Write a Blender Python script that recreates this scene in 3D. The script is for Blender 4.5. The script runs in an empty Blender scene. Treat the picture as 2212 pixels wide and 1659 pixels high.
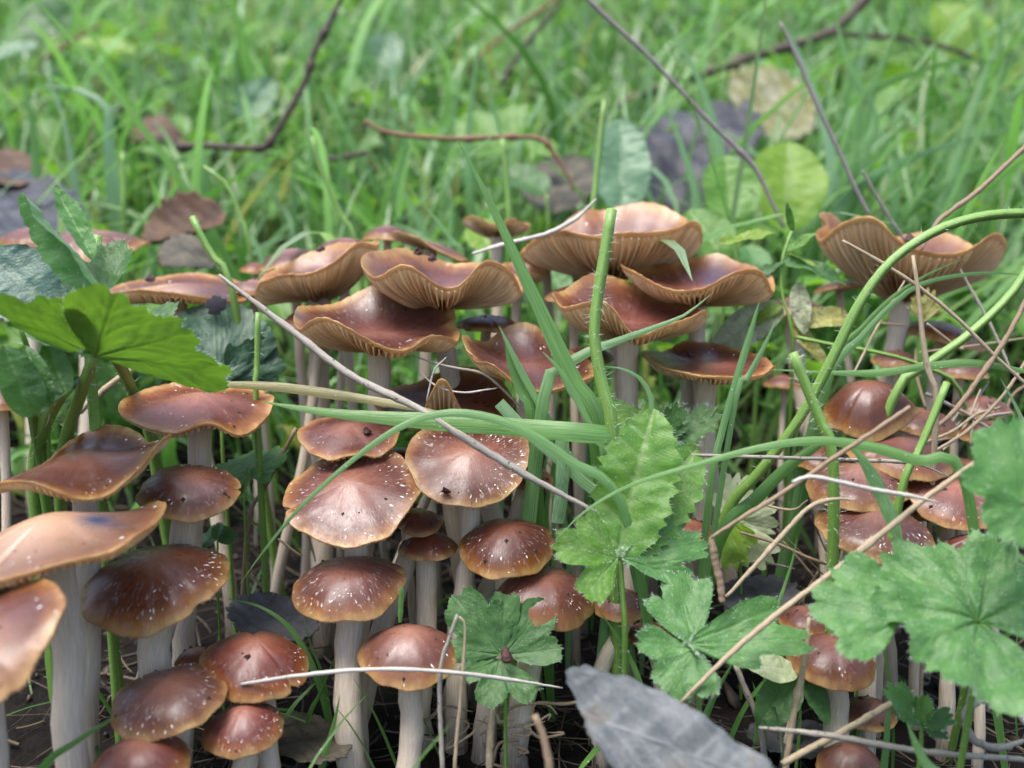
import bpy, math, random
import numpy as np
from mathutils import Vector

# ---------------------------------------------------------------- camera
R_ = math.radians
scene = bpy.context.scene
random.seed(11); rng = np.random.default_rng(11)
PITCH = R_(12.0); CAM_H = 0.17; HALF_V = math.tan(R_(22.5)); HALF_H = HALF_V * 4 / 3
cam_data = bpy.data.cameras.new('camera'); cam = bpy.data.objects.new('camera', cam_data)
scene.collection.objects.link(cam); scene.camera = cam
cam.location = (0, 0, CAM_H); cam.rotation_euler = (math.pi / 2 - PITCH, 0, 0)
cam_data.sensor_width = 7.6; cam_data.lens = 3.8 / HALF_H
cam_data.clip_start = 0.005; cam_data.clip_end = 200
cam_data.dof.use_dof = True; cam_data.dof.focus_distance = 0.272; cam_data.dof.aperture_fstop = 1.9

# ---------------------------------------------------------------- sky, sun, exposure
SUN_EL, SUN_AZ = R_(74), R_(-120)          # azimuth from straight ahead (+y), negative = left
world = bpy.data.worlds.new('World'); scene.world = world; world.use_nodes = True
wn = world.node_tree; wn.nodes.clear()
sky = wn.nodes.new('ShaderNodeTexSky'); sky.sky_type = 'NISHITA'; sky.sun_disc = False
sky.sun_elevation = SUN_EL; sky.sun_rotation = SUN_AZ
sky.air_density = 1.0; sky.dust_density = 3.0; sky.ozone_density = 1.0
bg = wn.nodes.new('ShaderNodeBackground'); bg.inputs[1].default_value = 0.10
wo = wn.nodes.new('ShaderNodeOutputWorld')
wn.links.new(sky.outputs[0], bg.inputs[0]); wn.links.new(bg.outputs[0], wo.inputs[0])
sd = bpy.data.lights.new('sun', 'SUN'); sd.energy = 1.5; sd.angle = R_(34); sd.color = (1.0, 0.98, 0.96)
sun = bpy.data.objects.new('sun', sd); scene.collection.objects.link(sun)
sv = Vector((math.sin(SUN_AZ) * math.cos(SUN_EL), math.cos(SUN_AZ) * math.cos(SUN_EL), math.sin(SUN_EL)))
sun.rotation_euler = sv.to_track_quat('Z', 'Y').to_euler(); sun.location = sv * 5
scene.view_settings.view_transform = 'Standard'; scene.view_settings.look = 'None'
scene.view_settings.gamma = 1.0; scene.view_settings.exposure = 1.95
scene.render.engine = 'CYCLES'; scene.cycles.use_denoising = True
scene.cycles.max_bounces = 10; scene.cycles.diffuse_bounces = 5; scene.cycles.transmission_bounces = 6
scene.cycles.transparent_max_bounces = 6; scene.cycles.glossy_bounces = 3
scene.cycles.sample_clamp_indirect = 4.0

# ---------------------------------------------------------------- helpers
FWD = np.array([0, math.cos(PITCH), -math.sin(PITCH)]); UP = np.array([0, math.sin(PITCH), math.cos(PITCH)])
RIGHT = np.array([1.0, 0, 0]); CAM = np.array([0, 0, CAM_H])
IW, IH = 2212.0, 1659.0
def at(px, py, d):
    """world point seen at that place of the photograph, d metres along the view axis"""
    return CAM + d * (FWD + RIGHT * ((px / IW - .5) * 2 * HALF_H) + UP * ((.5 - py / IH) * 2 * HALF_V))
def mpx(d): return 2 * HALF_H * d / IW                      # metres per pixel of the photograph at depth d
def nz(v): v = np.asarray(v, float); return v / (np.linalg.norm(v) + 1e-12)
def softp(u, k): return k * np.logaddexp(0, u / k)

_perm = np.random.default_rng(5).random((64, 64))
def vnoise(x, y):
    x = np.asarray(x, float); y = np.asarray(y, float)
    xi = np.floor(x).astype(int); yi = np.floor(y).astype(int); fx = x - xi; fy = y - yi
    fx = fx * fx * (3 - 2 * fx); fy = fy * fy * (3 - 2 * fy)
    g = lambda a, b: _perm[a % 64, b % 64]
    return (g(xi, yi) * (1 - fx) + g(xi + 1, yi) * fx) * (1 - fy) + (g(xi, yi + 1) * (1 - fx) + g(xi + 1, yi + 1) * fx) * fy - .5
def gz(x, y):
    x = np.asarray(x, float); y = np.asarray(y, float)
    base = .30 * softp(y - .42, .07) - .30 * softp(y - 7, .6)
    far = np.clip((np.hypot(x, y) - .3) / 2, 0, 1)
    return base + (.010 + .05 * far) * vnoise(x * 9 / (1 + 3 * far) + 3, y * 9 / (1 + 3 * far)) + .006 * vnoise(x * 37, y * 37 + 9) + .003 * vnoise(x * 110, y * 110)
COL = scene.collection
def mesh(name, V, F, mat, parent=None, smooth=True, attrs=None, origin=None):
    V = np.asarray(V, float)
    if origin is not None: V = V - np.asarray(origin)
    me = bpy.data.meshes.new(name)
    if isinstance(F, np.ndarray):
        n, k = F.shape
        me.vertices.add(len(V)); me.vertices.foreach_set('co', V.ravel().astype(np.float32))
        me.loops.add(n * k); me.loops.foreach_set('vertex_index', F.ravel().astype(np.int32))
        me.polygons.add(n); me.polygons.foreach_set('loop_start', np.arange(0, n * k, k, dtype=np.int32))
        me.polygons.foreach_set('loop_total', np.full(n, k, dtype=np.int32))
    else:
        me.from_pydata([tuple(v) for v in V], [], F)
    for an, av in (attrs or {}).items():
        av = np.asarray(av, np.float32)
        if av.ndim == 1:
            a = me.attributes.new(an, 'FLOAT', 'POINT'); a.data.foreach_set('value', av)
        else:
            a = me.attributes.new(an, 'FLOAT_VECTOR', 'POINT'); a.data.foreach_set('vector', av.ravel())
    me.update(); me.validate()
    me.polygons.foreach_set('use_smooth', np.full(len(me.polygons), smooth))
    me.materials.append(mat)
    o = bpy.data.objects.new(name, me); COL.objects.link(o)
    if parent is not None: o.parent = parent
    return o
def thing(name, label, cat, loc, group=None):
    o = bpy.data.objects.new(name, None); COL.objects.link(o); o.location = tuple(loc)
    o.empty_display_size = .005
    return tag(o, label, cat, group)
def tag(o, label, cat, group=None):
    o['label'] = label; o['category'] = cat
    if group: o['group'] = group
    return o
def grid_faces(nr, nc, wrap):
    i = np.arange(nr - 1)[:, None]; j = np.arange(nc if wrap else nc - 1)[None, :]
    jn = (j + 1) % nc
    return np.stack([i * nc + j, i * nc + jn, (i + 1) * nc + jn, (i + 1) * nc + j], -1).reshape(-1, 4)
def spline(P, n):
    """Catmull-Rom through the points, n samples evenly spread"""
    P = np.asarray(P, float); m = len(P)
    if m == 2: return P[0] + (P[1] - P[0]) * np.linspace(0, 1, n)[:, None]
    L = np.r_[0, np.cumsum(np.linalg.norm(np.diff(P, axis=0), axis=1))]
    Q = np.vstack([2 * P[0] - P[1], P, 2 * P[-1] - P[-2]])
    u = np.linspace(0, L[-1], n); k = np.clip(np.searchsorted(L, u, 'right') - 1, 0, m - 2)
    t = ((u - L[k]) / (L[k + 1] - L[k] + 1e-12))[:, None]
    a, b, c, d = Q[k], Q[k + 1], Q[k + 2], Q[k + 3]
    return .5 * (2 * b + (c - a) * t + (2 * a - 5 * b + 4 * c - d) * t ** 2 + (3 * b - a - 3 * c + d) * t ** 3)
def frames(C):
    T = np.gradient(C, axis=0); T /= np.linalg.norm(T, axis=1)[:, None] + 1e-12
    N = np.zeros_like(T); ref = np.array([1., 0, 0]) if abs(T[0][0]) < .8 else np.array([0, 0, 1.])
    n = nz(ref - T[0] * ref.dot(T[0]))
    for i, t in enumerate(T):
        n = nz(n - t * n.dot(t)); N[i] = n
    return T, N, np.cross(T, N)
def tube_geo(C, rad, sides=8, lump=0.0, capped=True, ridge=0.):
    C = np.asarray(C, float); n = len(C); rad = np.broadcast_to(rad, n)
    T, N, B = frames(C); th = np.linspace(0, 2 * np.pi, sides, endpoint=False)
    rr = rad[:, None] * (1 + lump * (rng.random((n, sides)) - .5)) * (1 + ridge * np.cos(th * 4))[None]
    V = C[:, None] + rr[..., None] * (np.cos(th)[None, :, None] * N[:, None] + np.sin(th)[None, :, None] * B[:, None])
    F = grid_faces(n, sides, True)
    pc = np.stack([np.tile(np.cos(th), (n, 1)), np.tile(np.sin(th), (n, 1)), np.repeat(np.linspace(0, 1, n)[:, None], sides, 1)], -1)
    V = V.reshape(-1, 3); pc = pc.reshape(-1, 3)
    if capped:
        V = np.vstack([V, C[:1], C[-1:]]); pc = np.vstack([pc, [[0, 0, 0]], [[0, 0, 1]]])
        a = np.arange(sides); b = (a + 1) % sides; o = (n - 1) * sides; nv = len(V)
        F = np.vstack([F, np.stack([b, a, np.full(sides, nv - 2), np.full(sides, nv - 2)], 1), np.stack([o + a, o + b, np.full(sides, nv - 1), np.full(sides, nv - 1)], 1)])
        F = [list(dict.fromkeys(map(int, f))) for f in F]
    return V, F, pc
def hair_geo(P, Nn, length, width=.00009, spread=.5):
    n = len(P); d = Nn + spread * rng.normal(size=(n, 3)); d /= np.linalg.norm(d, axis=1)[:, None]
    s = np.cross(d, rng.normal(size=(n, 3))); s /= np.linalg.norm(s, axis=1)[:, None] + 1e-9
    l = length * (.5 + .8 * rng.random((n, 1)))
    V = np.stack([P - s * width, P + s * width, P + d * l], 1).reshape(-1, 3)
    return V, np.arange(3 * n).reshape(-1, 3)

# ---------------------------------------------------------------- material helpers
class NT:
    def __init__(s, name):
        s.m = bpy.data.materials.new(name); s.m.use_nodes = True; s.t = s.m.node_tree; s.t.nodes.clear()
        s.out = s.t.nodes.new('ShaderNodeOutputMaterial')
    def n(s, typ, ins=None, **props):
        o = s.t.nodes.new('ShaderNode' + typ)
        for k, v in props.items(): setattr(o, k, v)
        for k, v in (ins or {}).items():
            i = o.inputs[k]
            if hasattr(v, 'is_output'): s.t.links.new(v, i)
            else: i.default_value = v
        return o
    def attr(s, name, out='Fac'): return s.n('Attribute', attribute_name=name).outputs[out]
    def math(s, op, a, b=0.0, clamp=False):
        return s.n('Math', {0: a, 1: b}, operation=op, use_clamp=clamp).outputs[0]
    def mix(s, f, a, b, blend='MIX'):
        o = s.t.nodes.new('ShaderNodeMix'); o.data_type = 'RGBA'; o.blend_type = blend
        for i, v in ((0, f), (6, a), (7, b)):
            if hasattr(v, 'is_output'): s.t.links.new(v, o.inputs[i])
            else: o.inputs[i].default_value = v if i == 0 else (*v, 1) if len(v) == 3 else v
        return o.outputs[2]
    def ramp(s, f, stops, interp='LINEAR'):
        o = s.t.nodes.new('ShaderNodeValToRGB'); s.t.links.new(f, o.inputs[0]); e = o.color_ramp.elements
        o.color_ramp.interpolation = interp
        while len(e) < len(stops): e.new(.5)
        for q, (p, c) in zip(e, stops):
            q.position = p; q.color = (*c, 1) if isinstance(c, tuple) else (c, c, c, 1)
        return o.outputs[0]
    def noise(s, vec, scale, detail=3, rough=.55):
        i = {'Scale': scale, 'Detail': detail, 'Roughness': rough}
        if vec is not None: i['Vector'] = vec
        return s.n('TexNoise', i).outputs[0]
    def vmul(s, vec, xyz): return s.n('VectorMath', {0: vec, 1: xyz}, operation='MULTIPLY').outputs[0]
    def bump(s, h, strength=.3, dist=.001): return s.n('Bump', {'Height': h, 'Strength': strength, 'Distance': dist}).outputs[0]
    def surf(s, sh): s.t.links.new(sh, s.out.inputs[0]); return s.m
    def obj(s): return s.n('TexCoord').outputs['Object']
    def rnd(s): return s.n('ObjectInfo').outputs['Random']

def mat_cap():
    k = NT('mushroom_cap'); pc = k.attr('pc', 'Vector'); mp = k.n('SeparateXYZ', {0: k.attr('mp', 'Vector')}).outputs
    s = k.n('SeparateXYZ', {0: pc}).outputs[2]
    off = k.n('CombineXYZ', {0: k.math('MULTIPLY', k.rnd(), 31.), 1: k.math('MULTIPLY', k.rnd(), 17.), 2: k.math('MULTIPLY', k.rnd(), 23.)}).outputs[0]
    pc = k.n('VectorMath', {0: pc, 1: off}, operation='ADD').outputs[0]
    big = k.noise(k.vmul(pc, (1.3, 1.3, 2.2)), 1.6, 4)
    sv = k.math('ADD', s, k.math('MULTIPLY', k.math('SUBTRACT', big, .5), .22))
    brown = k.ramp(sv, [(0.0, (.27, .120, .076)), (.24, (.205, .080, .050)), (.48, (.135, .044, .030)), (.76, (.110, .031, .020)), (.91, (.26, .095, .032))])
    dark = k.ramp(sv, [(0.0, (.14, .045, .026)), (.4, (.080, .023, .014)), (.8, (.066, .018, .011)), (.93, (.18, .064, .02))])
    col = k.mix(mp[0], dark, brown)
    rv = k.rnd(); col = k.n('HueSaturation', {'Hue': k.math('ADD', .493, k.math('MULTIPLY', rv, .016)), 'Saturation': k.math('ADD', .92, k.math('MULTIPLY', k.math('FRACT', k.math('MULTIPLY', rv, 7.3)), .2)), 'Value': k.math('ADD', .8, k.math('MULTIPLY', k.math('FRACT', k.math('MULTIPLY', rv, 13.7)), .5)), 'Color': col}).outputs[0]
    # pale striate margin
    stri = k.noise(k.vmul(pc, (30, 30, .6)), 1.0, 2)
    edge = k.math('MULTIPLY', k.ramp(k.math('ADD', s, k.math('MULTIPLY', k.math('SUBTRACT', stri, .5), .07)), [(.895, 0.), (.975, 1.)]), k.ramp(k.noise(k.vmul(pc, (1.6, 1.6, 0)), 1.4, 3), [(.38, .25), (.58, .9)]))
    col = k.mix(edge, col, (.54, .34, .125))
    # darker mottles and grime
    mot = k.ramp(k.noise(k.vmul(pc, (3, 3, 4)), 2.4, 5, .65), [(.35, 1.), (.62, 0.)])
    col = k.mix(k.math('MULTIPLY', mot, .35), col, (.055, .018, .010))
    # pale worn patch and blue bruise
    col = k.mix(mp[2], col, (.52, .33, .20)); col = k.mix(mp[1], col, (.014, .034, .085))
    # whitish radial veil flecks towards the margin
    fl = k.noise(k.vmul(pc, (8, 8, 5.0)), 2.1, 3.5, .7)
    band = k.ramp(s, [(.42, 0.), (.66, 1.), (.9, 1.), (.95, .25)])
    flk = k.math('MULTIPLY', k.ramp(fl, [(.575, 0.), (.65, 1.)]), band)
    flk = k.math('MULTIPLY', flk, k.ramp(k.noise(k.vmul(pc, (2.2, 2.2, 2.5)), 1.7, 2), [(.36, .15), (.52, 1.)]))
    flk = k.math('MULTIPLY', flk, k.attr('fleck'))
    col = k.mix(k.math('MULTIPLY', flk, .5), col, (.70, .60, .56))
    vo = k.n('TexVoronoi', {'Vector': k.vmul(pc, (1, 1, 1.6)), 'Scale': 7.0}).outputs['Distance']
    speck = k.math('MULTIPLY', k.math('LESS_THAN', vo, .095), k.math('GREATER_THAN', k.noise(pc, 3.1, 1), .5))
    col = k.mix(k.math('MULTIPLY', speck, .85), col, (.02, .012, .01))
    h = k.math('ADD', k.math('MULTIPLY', k.noise(k.vmul(pc, (12, 12, 6)), 3, 4), .5), k.math('ADD', k.math('MULTIPLY', flk, 2.2), k.math('MULTIPLY', k.math('MULTIPLY', stri, edge), 1.4)))
    rough = k.ramp(k.noise(k.vmul(pc, (2.2, 2.2, 2.6)), 1.5, 5, .65), [(.36, .24), (.5, .36), (.64, .52)])
    p = k.n('BsdfPrincipled', {'Base Color': col, 'Roughness': rough, 'Specular IOR Level': .42, 'Normal': k.bump(h, .35, .0006),
        'Coat Weight': .24, 'Coat Roughness': .26, 'Subsurface Weight': .12, 'Subsurface Radius': (.9, .35, .12), 'Subsurface Scale': .002})
    thin = k.n('BsdfTranslucent', {'Color': k.mix(.75, col, (.85, .66, .44))})
    return k.surf(k.n('MixShader', {0: k.ramp(s, [(.35, .0), (.9, .36)]), 1: p.outputs[0], 2: thin.outputs[0]}).outputs[0])
def mat_gill():
    k = NT('mushroom_gills'); pc = k.attr('pc', 'Vector'); s = k.n('SeparateXYZ', {0: pc}).outputs[2]
    v = k.noise(k.vmul(pc, (26, 26, 2)), 1, 3)
    col = k.ramp(s, [(.1, (.62, .41, .22)), (.6, (.84, .66, .42)), (.95, (.88, .76, .53))])
    col = k.mix(k.math('MULTIPLY', k.ramp(v, [(.35, 1.), (.65, 0.)]), .45), col, (.22, .095, .035))
    col = k.mix(k.attr('ridge'), k.vmul(col, (.82, .75, .68)), col)
    d = k.n('BsdfPrincipled', {'Base Color': col, 'Roughness': .6, 'Specular IOR Level': .25})
    t = k.n('BsdfTranslucent', {'Color': k.mix(.5, col, (.85, .70, .47))})
    return k.surf(k.n('MixShader', {0: .45, 1: d.outputs[0], 2: t.outputs[0]}).outputs[0])
def mat_stem():
    k = NT('mushroom_stem'); pc = k.attr('pc', 'Vector'); sp = k.n('SeparateXYZ', {0: pc}).outputs
    f = k.noise(k.vmul(pc, (5, 5, 7)), 2.2, 6, .65); g = k.noise(k.vmul(pc, (14, 14, 4.5)), 1.6, 4, .6)
    col = k.ramp(f, [(.28, (.43, .345, .25)), (.5, (.53, .44, .335)), (.72, (.66, .59, .49))])
    col = k.mix(k.math('MULTIPLY', k.ramp(g, [(.38, 1.), (.6, 0.)]), .25), col, (.27, .19, .13))
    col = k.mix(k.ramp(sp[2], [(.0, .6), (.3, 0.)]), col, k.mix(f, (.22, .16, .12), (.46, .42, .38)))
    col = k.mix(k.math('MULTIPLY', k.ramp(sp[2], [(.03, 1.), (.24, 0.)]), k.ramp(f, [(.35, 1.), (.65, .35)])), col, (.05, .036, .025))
    col = k.mix(k.ramp(sp[2], [(.82, 0.), (1., .5)]), col, (.55, .37, .22))
    h = k.math('ADD', g, f)
    p = k.n('BsdfPrincipled', {'Base Color': col, 'Roughness': .55, 'Specular IOR Level': .35, 'Normal': k.bump(h, .5, .0006),
        'Subsurface Weight': .15, 'Subsurface Radius': (.8, .5, .3), 'Subsurface Scale': .0015})
    return k.surf(p.outputs[0])
def mat_leaf(name, ca, cb, vein=(.30, .40, .16), trans=.42, rough=.45, dew=.5, spots=0.0, spotc=(.03, .02, .015), sheen=.0, tcol=None):
    k = NT(name); lf = k.n('SeparateXYZ', {0: k.attr('lf', 'Vector')}).outputs; o = k.obj()
    n1 = k.noise(o, 260, 4); n2 = k.noise(o, 1500, 3)
    col = k.mix(k.ramp(n1, [(.35, 0.), (.65, 1.)]), ca, cb)
    col = k.mix(k.math('MULTIPLY', lf[1], .55), col, vein)
    vo = k.n('TexVoronoi', {'Vector': o, 'Scale': 1300.}).outputs['Distance']
    dots = k.math('MULTIPLY', k.ramp(vo, [(.12, 1.), (.24, 0.)]), k.ramp(n2, [(.48, 0.), (.6, 1.)]))
    col = k.mix(k.math('MULTIPLY', dots, dew), col, (.62, .72, .62))
    if spots:
        sp = k.ramp(k.noise(o, 330, 3, .7), [(.62 - .1 * spots, 0.), (.70 - .1 * spots, 1.)])
        col = k.mix(k.math('MULTIPLY', sp, .85), col, spotc)
    h = k.math('ADD', k.math('MULTIPLY', n2, .6), k.math('ADD', k.math('MULTIPLY', n1, .8), k.math('MULTIPLY', dots, 1.)))
    h = k.math('SUBTRACT', h, k.math('MULTIPLY', lf[1], .6))
    p = k.n('BsdfPrincipled', {'Base Color': col, 'Roughness': rough, 'Specular IOR Level': .45, 'Normal': k.bump(h, .55, .0005),
        'Sheen Weight': sheen, 'Sheen Roughness': .4, 'Sheen Tint': (.8, .95, .9, 1)})
    tc = tcol or tuple(min(1, c * f) for c, f in zip(cb, (1.8, 1.75, .95)))
    t = k.n('BsdfTranslucent', {'Color': k.mix(k.math('MULTIPLY', lf[1], .5), tc, tuple(.45 * c for c in tc))})
    return k.surf(k.n('MixShader', {0: trans, 1: p.outputs[0], 2: t.outputs[0]}).outputs[0])
def mat_grass(name='grass', boost=1.0):
    k = NT(name); tint = k.attr('tint'); t = k.attr('t'); o = k.obj()
    col = k.ramp(tint, [(0., (.025, .075, .018)), (.35, (.075, .180, .036)), (.65, (.150, .30, .080)), (.86, (.24, .375, .22)), (.95, (.22, .25, .08)), (1., (.33, .25, .12))])
    col = k.mix(k.ramp(t, [(0., .6), (.4, 0.)]), col, (.16, .22, .06))
    v = k.noise(k.vmul(k.attr('bl', 'Vector'), (.7, 15, 1)), 1.0, 4)
    col = k.mix(k.math('MULTIPLY', k.ramp(v, [(.38, 1.), (.6, 0.)]), .55), col, (.035, .095, .02))
    dew = k.math('MULTIPLY', k.ramp(k.n('TexVoronoi', {'Vector': o, 'Scale': 420.}).outputs['Distance'], [(.06, 1.), (.10, 0.)]), k.math('GREATER_THAN', k.noise(o, 90, 2), .52))
    col = k.mix(k.math('MULTIPLY', dew, .7), col, (.7, .78, .7))
    p = k.n('BsdfPrincipled', {'Base Color': col, 'Roughness': .3, 'Specular IOR Level': .5, 'Normal': k.bump(v, .4, .0004)})
    tr = k.n('BsdfTranslucent', {'Color': k.mix(1.0, k.vmul(col, (1.75, 1.9, 1.35)), (1, 1, 1), 'MULTIPLY')})
    return k.surf(k.n('MixShader', {0: .38, 1: p.outputs[0], 2: tr.outputs[0]}).outputs[0])
def mat_straw(name, ca, cb, cc, speck=.5, scale=1.0):
    k = NT(name); pc = k.attr('pc', 'Vector'); o = k.obj()
    v = k.noise(k.vmul(pc, (6, 6, 3)), 1.6, 5, .65); w = k.noise(o, 420 * scale, 3)
    col = k.ramp(v, [(.3, ca), (.5, cb), (.7, cc)])
    sp = k.ramp(k.noise(o, 700 * scale, 2), [(.64, 0.), (.70, 1.)])
    col = k.mix(k.math('MULTIPLY', sp, speck), col, (.018, .014, .012))
    p = k.n('BsdfPrincipled', {'Base Color': col, 'Roughness': .6, 'Specular IOR Level': .35, 'Normal': k.bump(k.math('ADD', v, w), .5, .0004)})
    return k.surf(p.outputs[0])
def mat_stalk():
    k = NT('green_stalk'); pc = k.attr('pc', 'Vector')
    v = k.noise(k.vmul(pc, (5, 5, 2)), 1.5, 4); d = k.noise(k.obj(), 1400, 2)
    col = k.ramp(v, [(.3, (.10, .19, .035)), (.6, (.17, .29, .055)), (.8, (.25, .36, .10))])
    col = k.mix(k.ramp(d, [(.6, 0.), (.68, .5)]), col, (.05, .10, .02))
    p = k.n('BsdfPrincipled', {'Base Color': col, 'Roughness': .42, 'Normal': k.bump(v, .35, .0005), 'Subsurface Weight': .35, 'Subsurface Radius': (.5, 1., .2), 'Subsurface Scale': .0015})
    return k.surf(p.outputs[0])
def mat_hair():
    k = NT('plant_hair'); p = k.n('BsdfPrincipled', {'Base Color': (.62, .72, .58, 1), 'Roughness': .4})
    t = k.n('BsdfTranslucent', {'Color': (.7, .8, .6, 1)})
    return k.surf(k.n('MixShader', {0: .4, 1: p.outputs[0], 2: t.outputs[0]}).outputs[0])
def mat_ground():
    k = NT('soil'); o = k.obj(); a = k.noise(o, 14, 6, .65); b = k.noise(o, 160, 5, .7)
    col = k.ramp(b, [(.3, (.003, .0025, .002)), (.55, (.008, .006, .005)), (.75, (.020, .014, .010))])
    col = k.mix(k.ramp(a, [(.5, 0.), (.75, .5)]), col, (.022, .017, .011))
    p = k.n('BsdfPrincipled', {'Base Color': col, 'Roughness': .8, 'Specular IOR Level': .12, 'Normal': k.bump(b, .9, .004)})
    return k.surf(p.outputs[0])
def mat_litter():
    k = NT('litter'); t = k.attr('tint'); o = k.obj()
    col = k.ramp(t, [(0., (.018, .012, .009)), (.3, (.06, .038, .022)), (.6, (.17, .115, .065)), (.85, (.34, .27, .17)), (1., (.42, .38, .32))])
    col = k.mix(k.math('MULTIPLY', k.noise(o, 500, 3), .5), col, (.03, .02, .015))
    p = k.n('BsdfPrincipled', {'Base Color': col, 'Roughness': .65})
    return k.surf(p.outputs[0])
def mat_dead(name, ca, cb, cc, scale=1., trans=.0, rough=.6, light_vein=False, blotch=None):
    k = NT(name); o = k.obj(); a = k.noise(o, 75 * scale, 5, .65); b = k.noise(o, 420 * scale, 4, .7)
    lf = k.n('SeparateXYZ', {0: k.attr('lf', 'Vector')}).outputs
    col = k.ramp(a, [(.36, ca), (.5, cb), (.66, cc)])
    col = k.mix(k.ramp(b, [(.6, 0.), (.75, .5)]), col, tuple(.35 * c for c in ca))
    col = k.mix(k.math('MULTIPLY', lf[1], .55), col, tuple(min(1, 1.7 * c) for c in cc) if light_vein else tuple(.5 * c for c in cb))
    if blotch: col = k.mix(k.ramp(k.noise(o, 48, 4, .7), [(.56, 0.), (.66, .75)]), col, blotch)
    p = k.n('BsdfPrincipled', {'Base Color': col, 'Roughness': rough, 'Specular IOR Level': .2, 'Normal': k.bump(k.math('ADD', a, b), .6, .001)})
    t = k.n('BsdfTranslucent', {'Color': col})
    return k.surf(k.n('MixShader', {0: trans, 1: p.outputs[0], 2: t.outputs[0]}).outputs[0])

def mat_plain(name, ca, cb, scale=900, rough=.7):
    k = NT(name); col = k.mix(k.noise(k.obj(), scale, 3), ca, cb)
    return k.surf(k.n('BsdfPrincipled', {'Base Color': col, 'Roughness': rough, 'Specular IOR Level': .3}).outputs[0])
M_VEIL = mat_plain('veil_scrap', (.52, .44, .40), (.80, .75, .72)); M_CRUMB = mat_plain('soil_crumb', (.010, .007, .006), (.06, .035, .02))
M_CAP, M_GILL, M_STEM = mat_cap(), mat_gill(), mat_stem()
M_GRASS, M_STALK, M_HAIR, M_LITTER = mat_grass(), mat_stalk(), mat_hair(), mat_litter()
LM = dict(
    bright=mat_leaf('leaf_bright', (.070, .19, .022), (.115, .25, .030), sheen=.08),
    hairy=mat_leaf('leaf_hairy', (.048, .150, .032), (.090, .220, .052), vein=(.13, .27, .075), dew=.8, sheen=.2, trans=.36),
    mid=mat_leaf('leaf_mid', (.035, .105, .024), (.060, .155, .036), vein=(.14, .25, .08), sheen=.2),
    dark=mat_leaf('leaf_dark', (.020, .060, .030), (.035, .095, .045), vein=(.06, .12, .05), dew=.25, trans=.2, spots=.25),
    darkwet=mat_leaf('leaf_dark_blue', (.035, .085, .060), (.055, .12, .085), vein=(.09, .15, .09), dew=.3, trans=.15, spots=.1, sheen=.3),
    under=mat_leaf('leaf_underside', (.075, .17, .028), (.10, .21, .035), vein=(.05, .085, .018), dew=.25, trans=.42, spots=.12, tcol=(.14, .30, .02)),
    pale=mat_leaf('leaf_pale', (.33, .40, .20), (.46, .50, .30), vein=(.5, .5, .35), dew=.1, trans=.35, tcol=(.5, .5, .25)),
    yellow=mat_leaf('leaf_yellow', (.22, .23, .05), (.36, .34, .09), vein=(.25, .2, .08), dew=.1, spots=.5, trans=.35, tcol=(.5, .42, .1)),
    lime=mat_leaf('leaf_lime', (.14, .27, .025), (.22, .34, .04), dew=.15, trans=.5),
    greyspot=mat_leaf('leaf_grey_spotted', (.23, .26, .15), (.31, .33, .20), vein=(.2, .2, .12), dew=.1, spots=.6, spotc=(.10, .085, .06), trans=.3, tcol=(.4, .42, .2)),
    shiny=mat_leaf('leaf_shiny_pale', (.08, .17, .09), (.12, .22, .12), vein=(.15, .24, .13), dew=.15, rough=.4, trans=.3, sheen=.2),
)
# ================================================================ the setting
def build_ground():
    k = 150
    u = np.linspace(-1, 1, 2 * k + 1)
    ax = .9 * np.sinh(4.2 * u) / np.sinh(4.2) * 30
    X, Y = np.meshgrid(ax, ax + .35, indexing='xy')
    Z = gz(X, Y)
    V = np.stack([X, Y, Z], -1).reshape(-1, 3)
    o = mesh('ground', V, grid_faces(2 * k + 1, 2 * k + 1, False), mat_ground())
    o['kind'] = 'structure'; return o
build_ground()

def blades_geo(B, h, az, lean, curl, w, seg, tint):
    """many grass blades at once: arrays of bases, heights, lean directions"""
    n = len(B); t = np.linspace(0, 1, seg + 1)
    D = np.stack([np.cos(az), np.sin(az), np.zeros(n)], 1); S = np.stack([-np.sin(az), np.cos(az), np.zeros(n)], 1)
    tw = rng.normal(0, .5, n); S = S * np.cos(tw)[:, None] + D * np.sin(tw)[:, None]
    ang = lean[:, None] + curl[:, None] * t[None, :] ** 1.5
    ds = h[:, None] / seg
    hor = np.cumsum(np.c_[np.zeros(n), (np.sin(ang[:, :-1]) * ds)], 1); ver = np.cumsum(np.c_[np.zeros(n), (np.cos(ang[:, :-1]) * ds)], 1)
    wob = (rng.normal(0, .06, (n, 1)) * np.sin(t * 4 + rng.random((n, 1)) * 6)) * h[:, None]
    Cc = B[:, None] + hor[..., None] * D[:, None] + ver[..., None] * np.array([0, 0, 1.]) + wob[..., None] * S[:, None]
    wt = w[:, None] * np.clip(np.minimum(1, .55 + 1.6 * t), 0, 1) * np.sqrt(np.clip(1 - t ** 2.2, 0.0004, 1))
    fold = np.array([0, 0, 1.]) * .0
    L = Cc - S[:, None] * wt[..., None] / 2; Rr = Cc + S[:, None] * wt[..., None] / 2
    nD = -D[:, None] * wt[..., None] * .22
    V = np.stack([L, Cc + nD, Rr], 2)                      # n, seg+1, 3, 3
    m = (seg + 1) * 3; F = grid_faces(seg + 1, 3, False)
    F = (F[None] + (np.arange(n) * m)[:, None, None]).reshape(-1, 4)
    T = np.repeat(np.repeat(t[None, :, None], n, 0), 3, 2)
    bl = np.stack([T * 8, np.tile(np.array([-.5, 0, .5]), (n, seg + 1, 1)) + rng.random((n, 1, 1)) * 9, np.zeros_like(T)], -1)
    return V.reshape(-1, 3), F, dict(t=T.ravel(), tint=np.repeat(tint, m), bl=bl.reshape(-1, 3))
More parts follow.
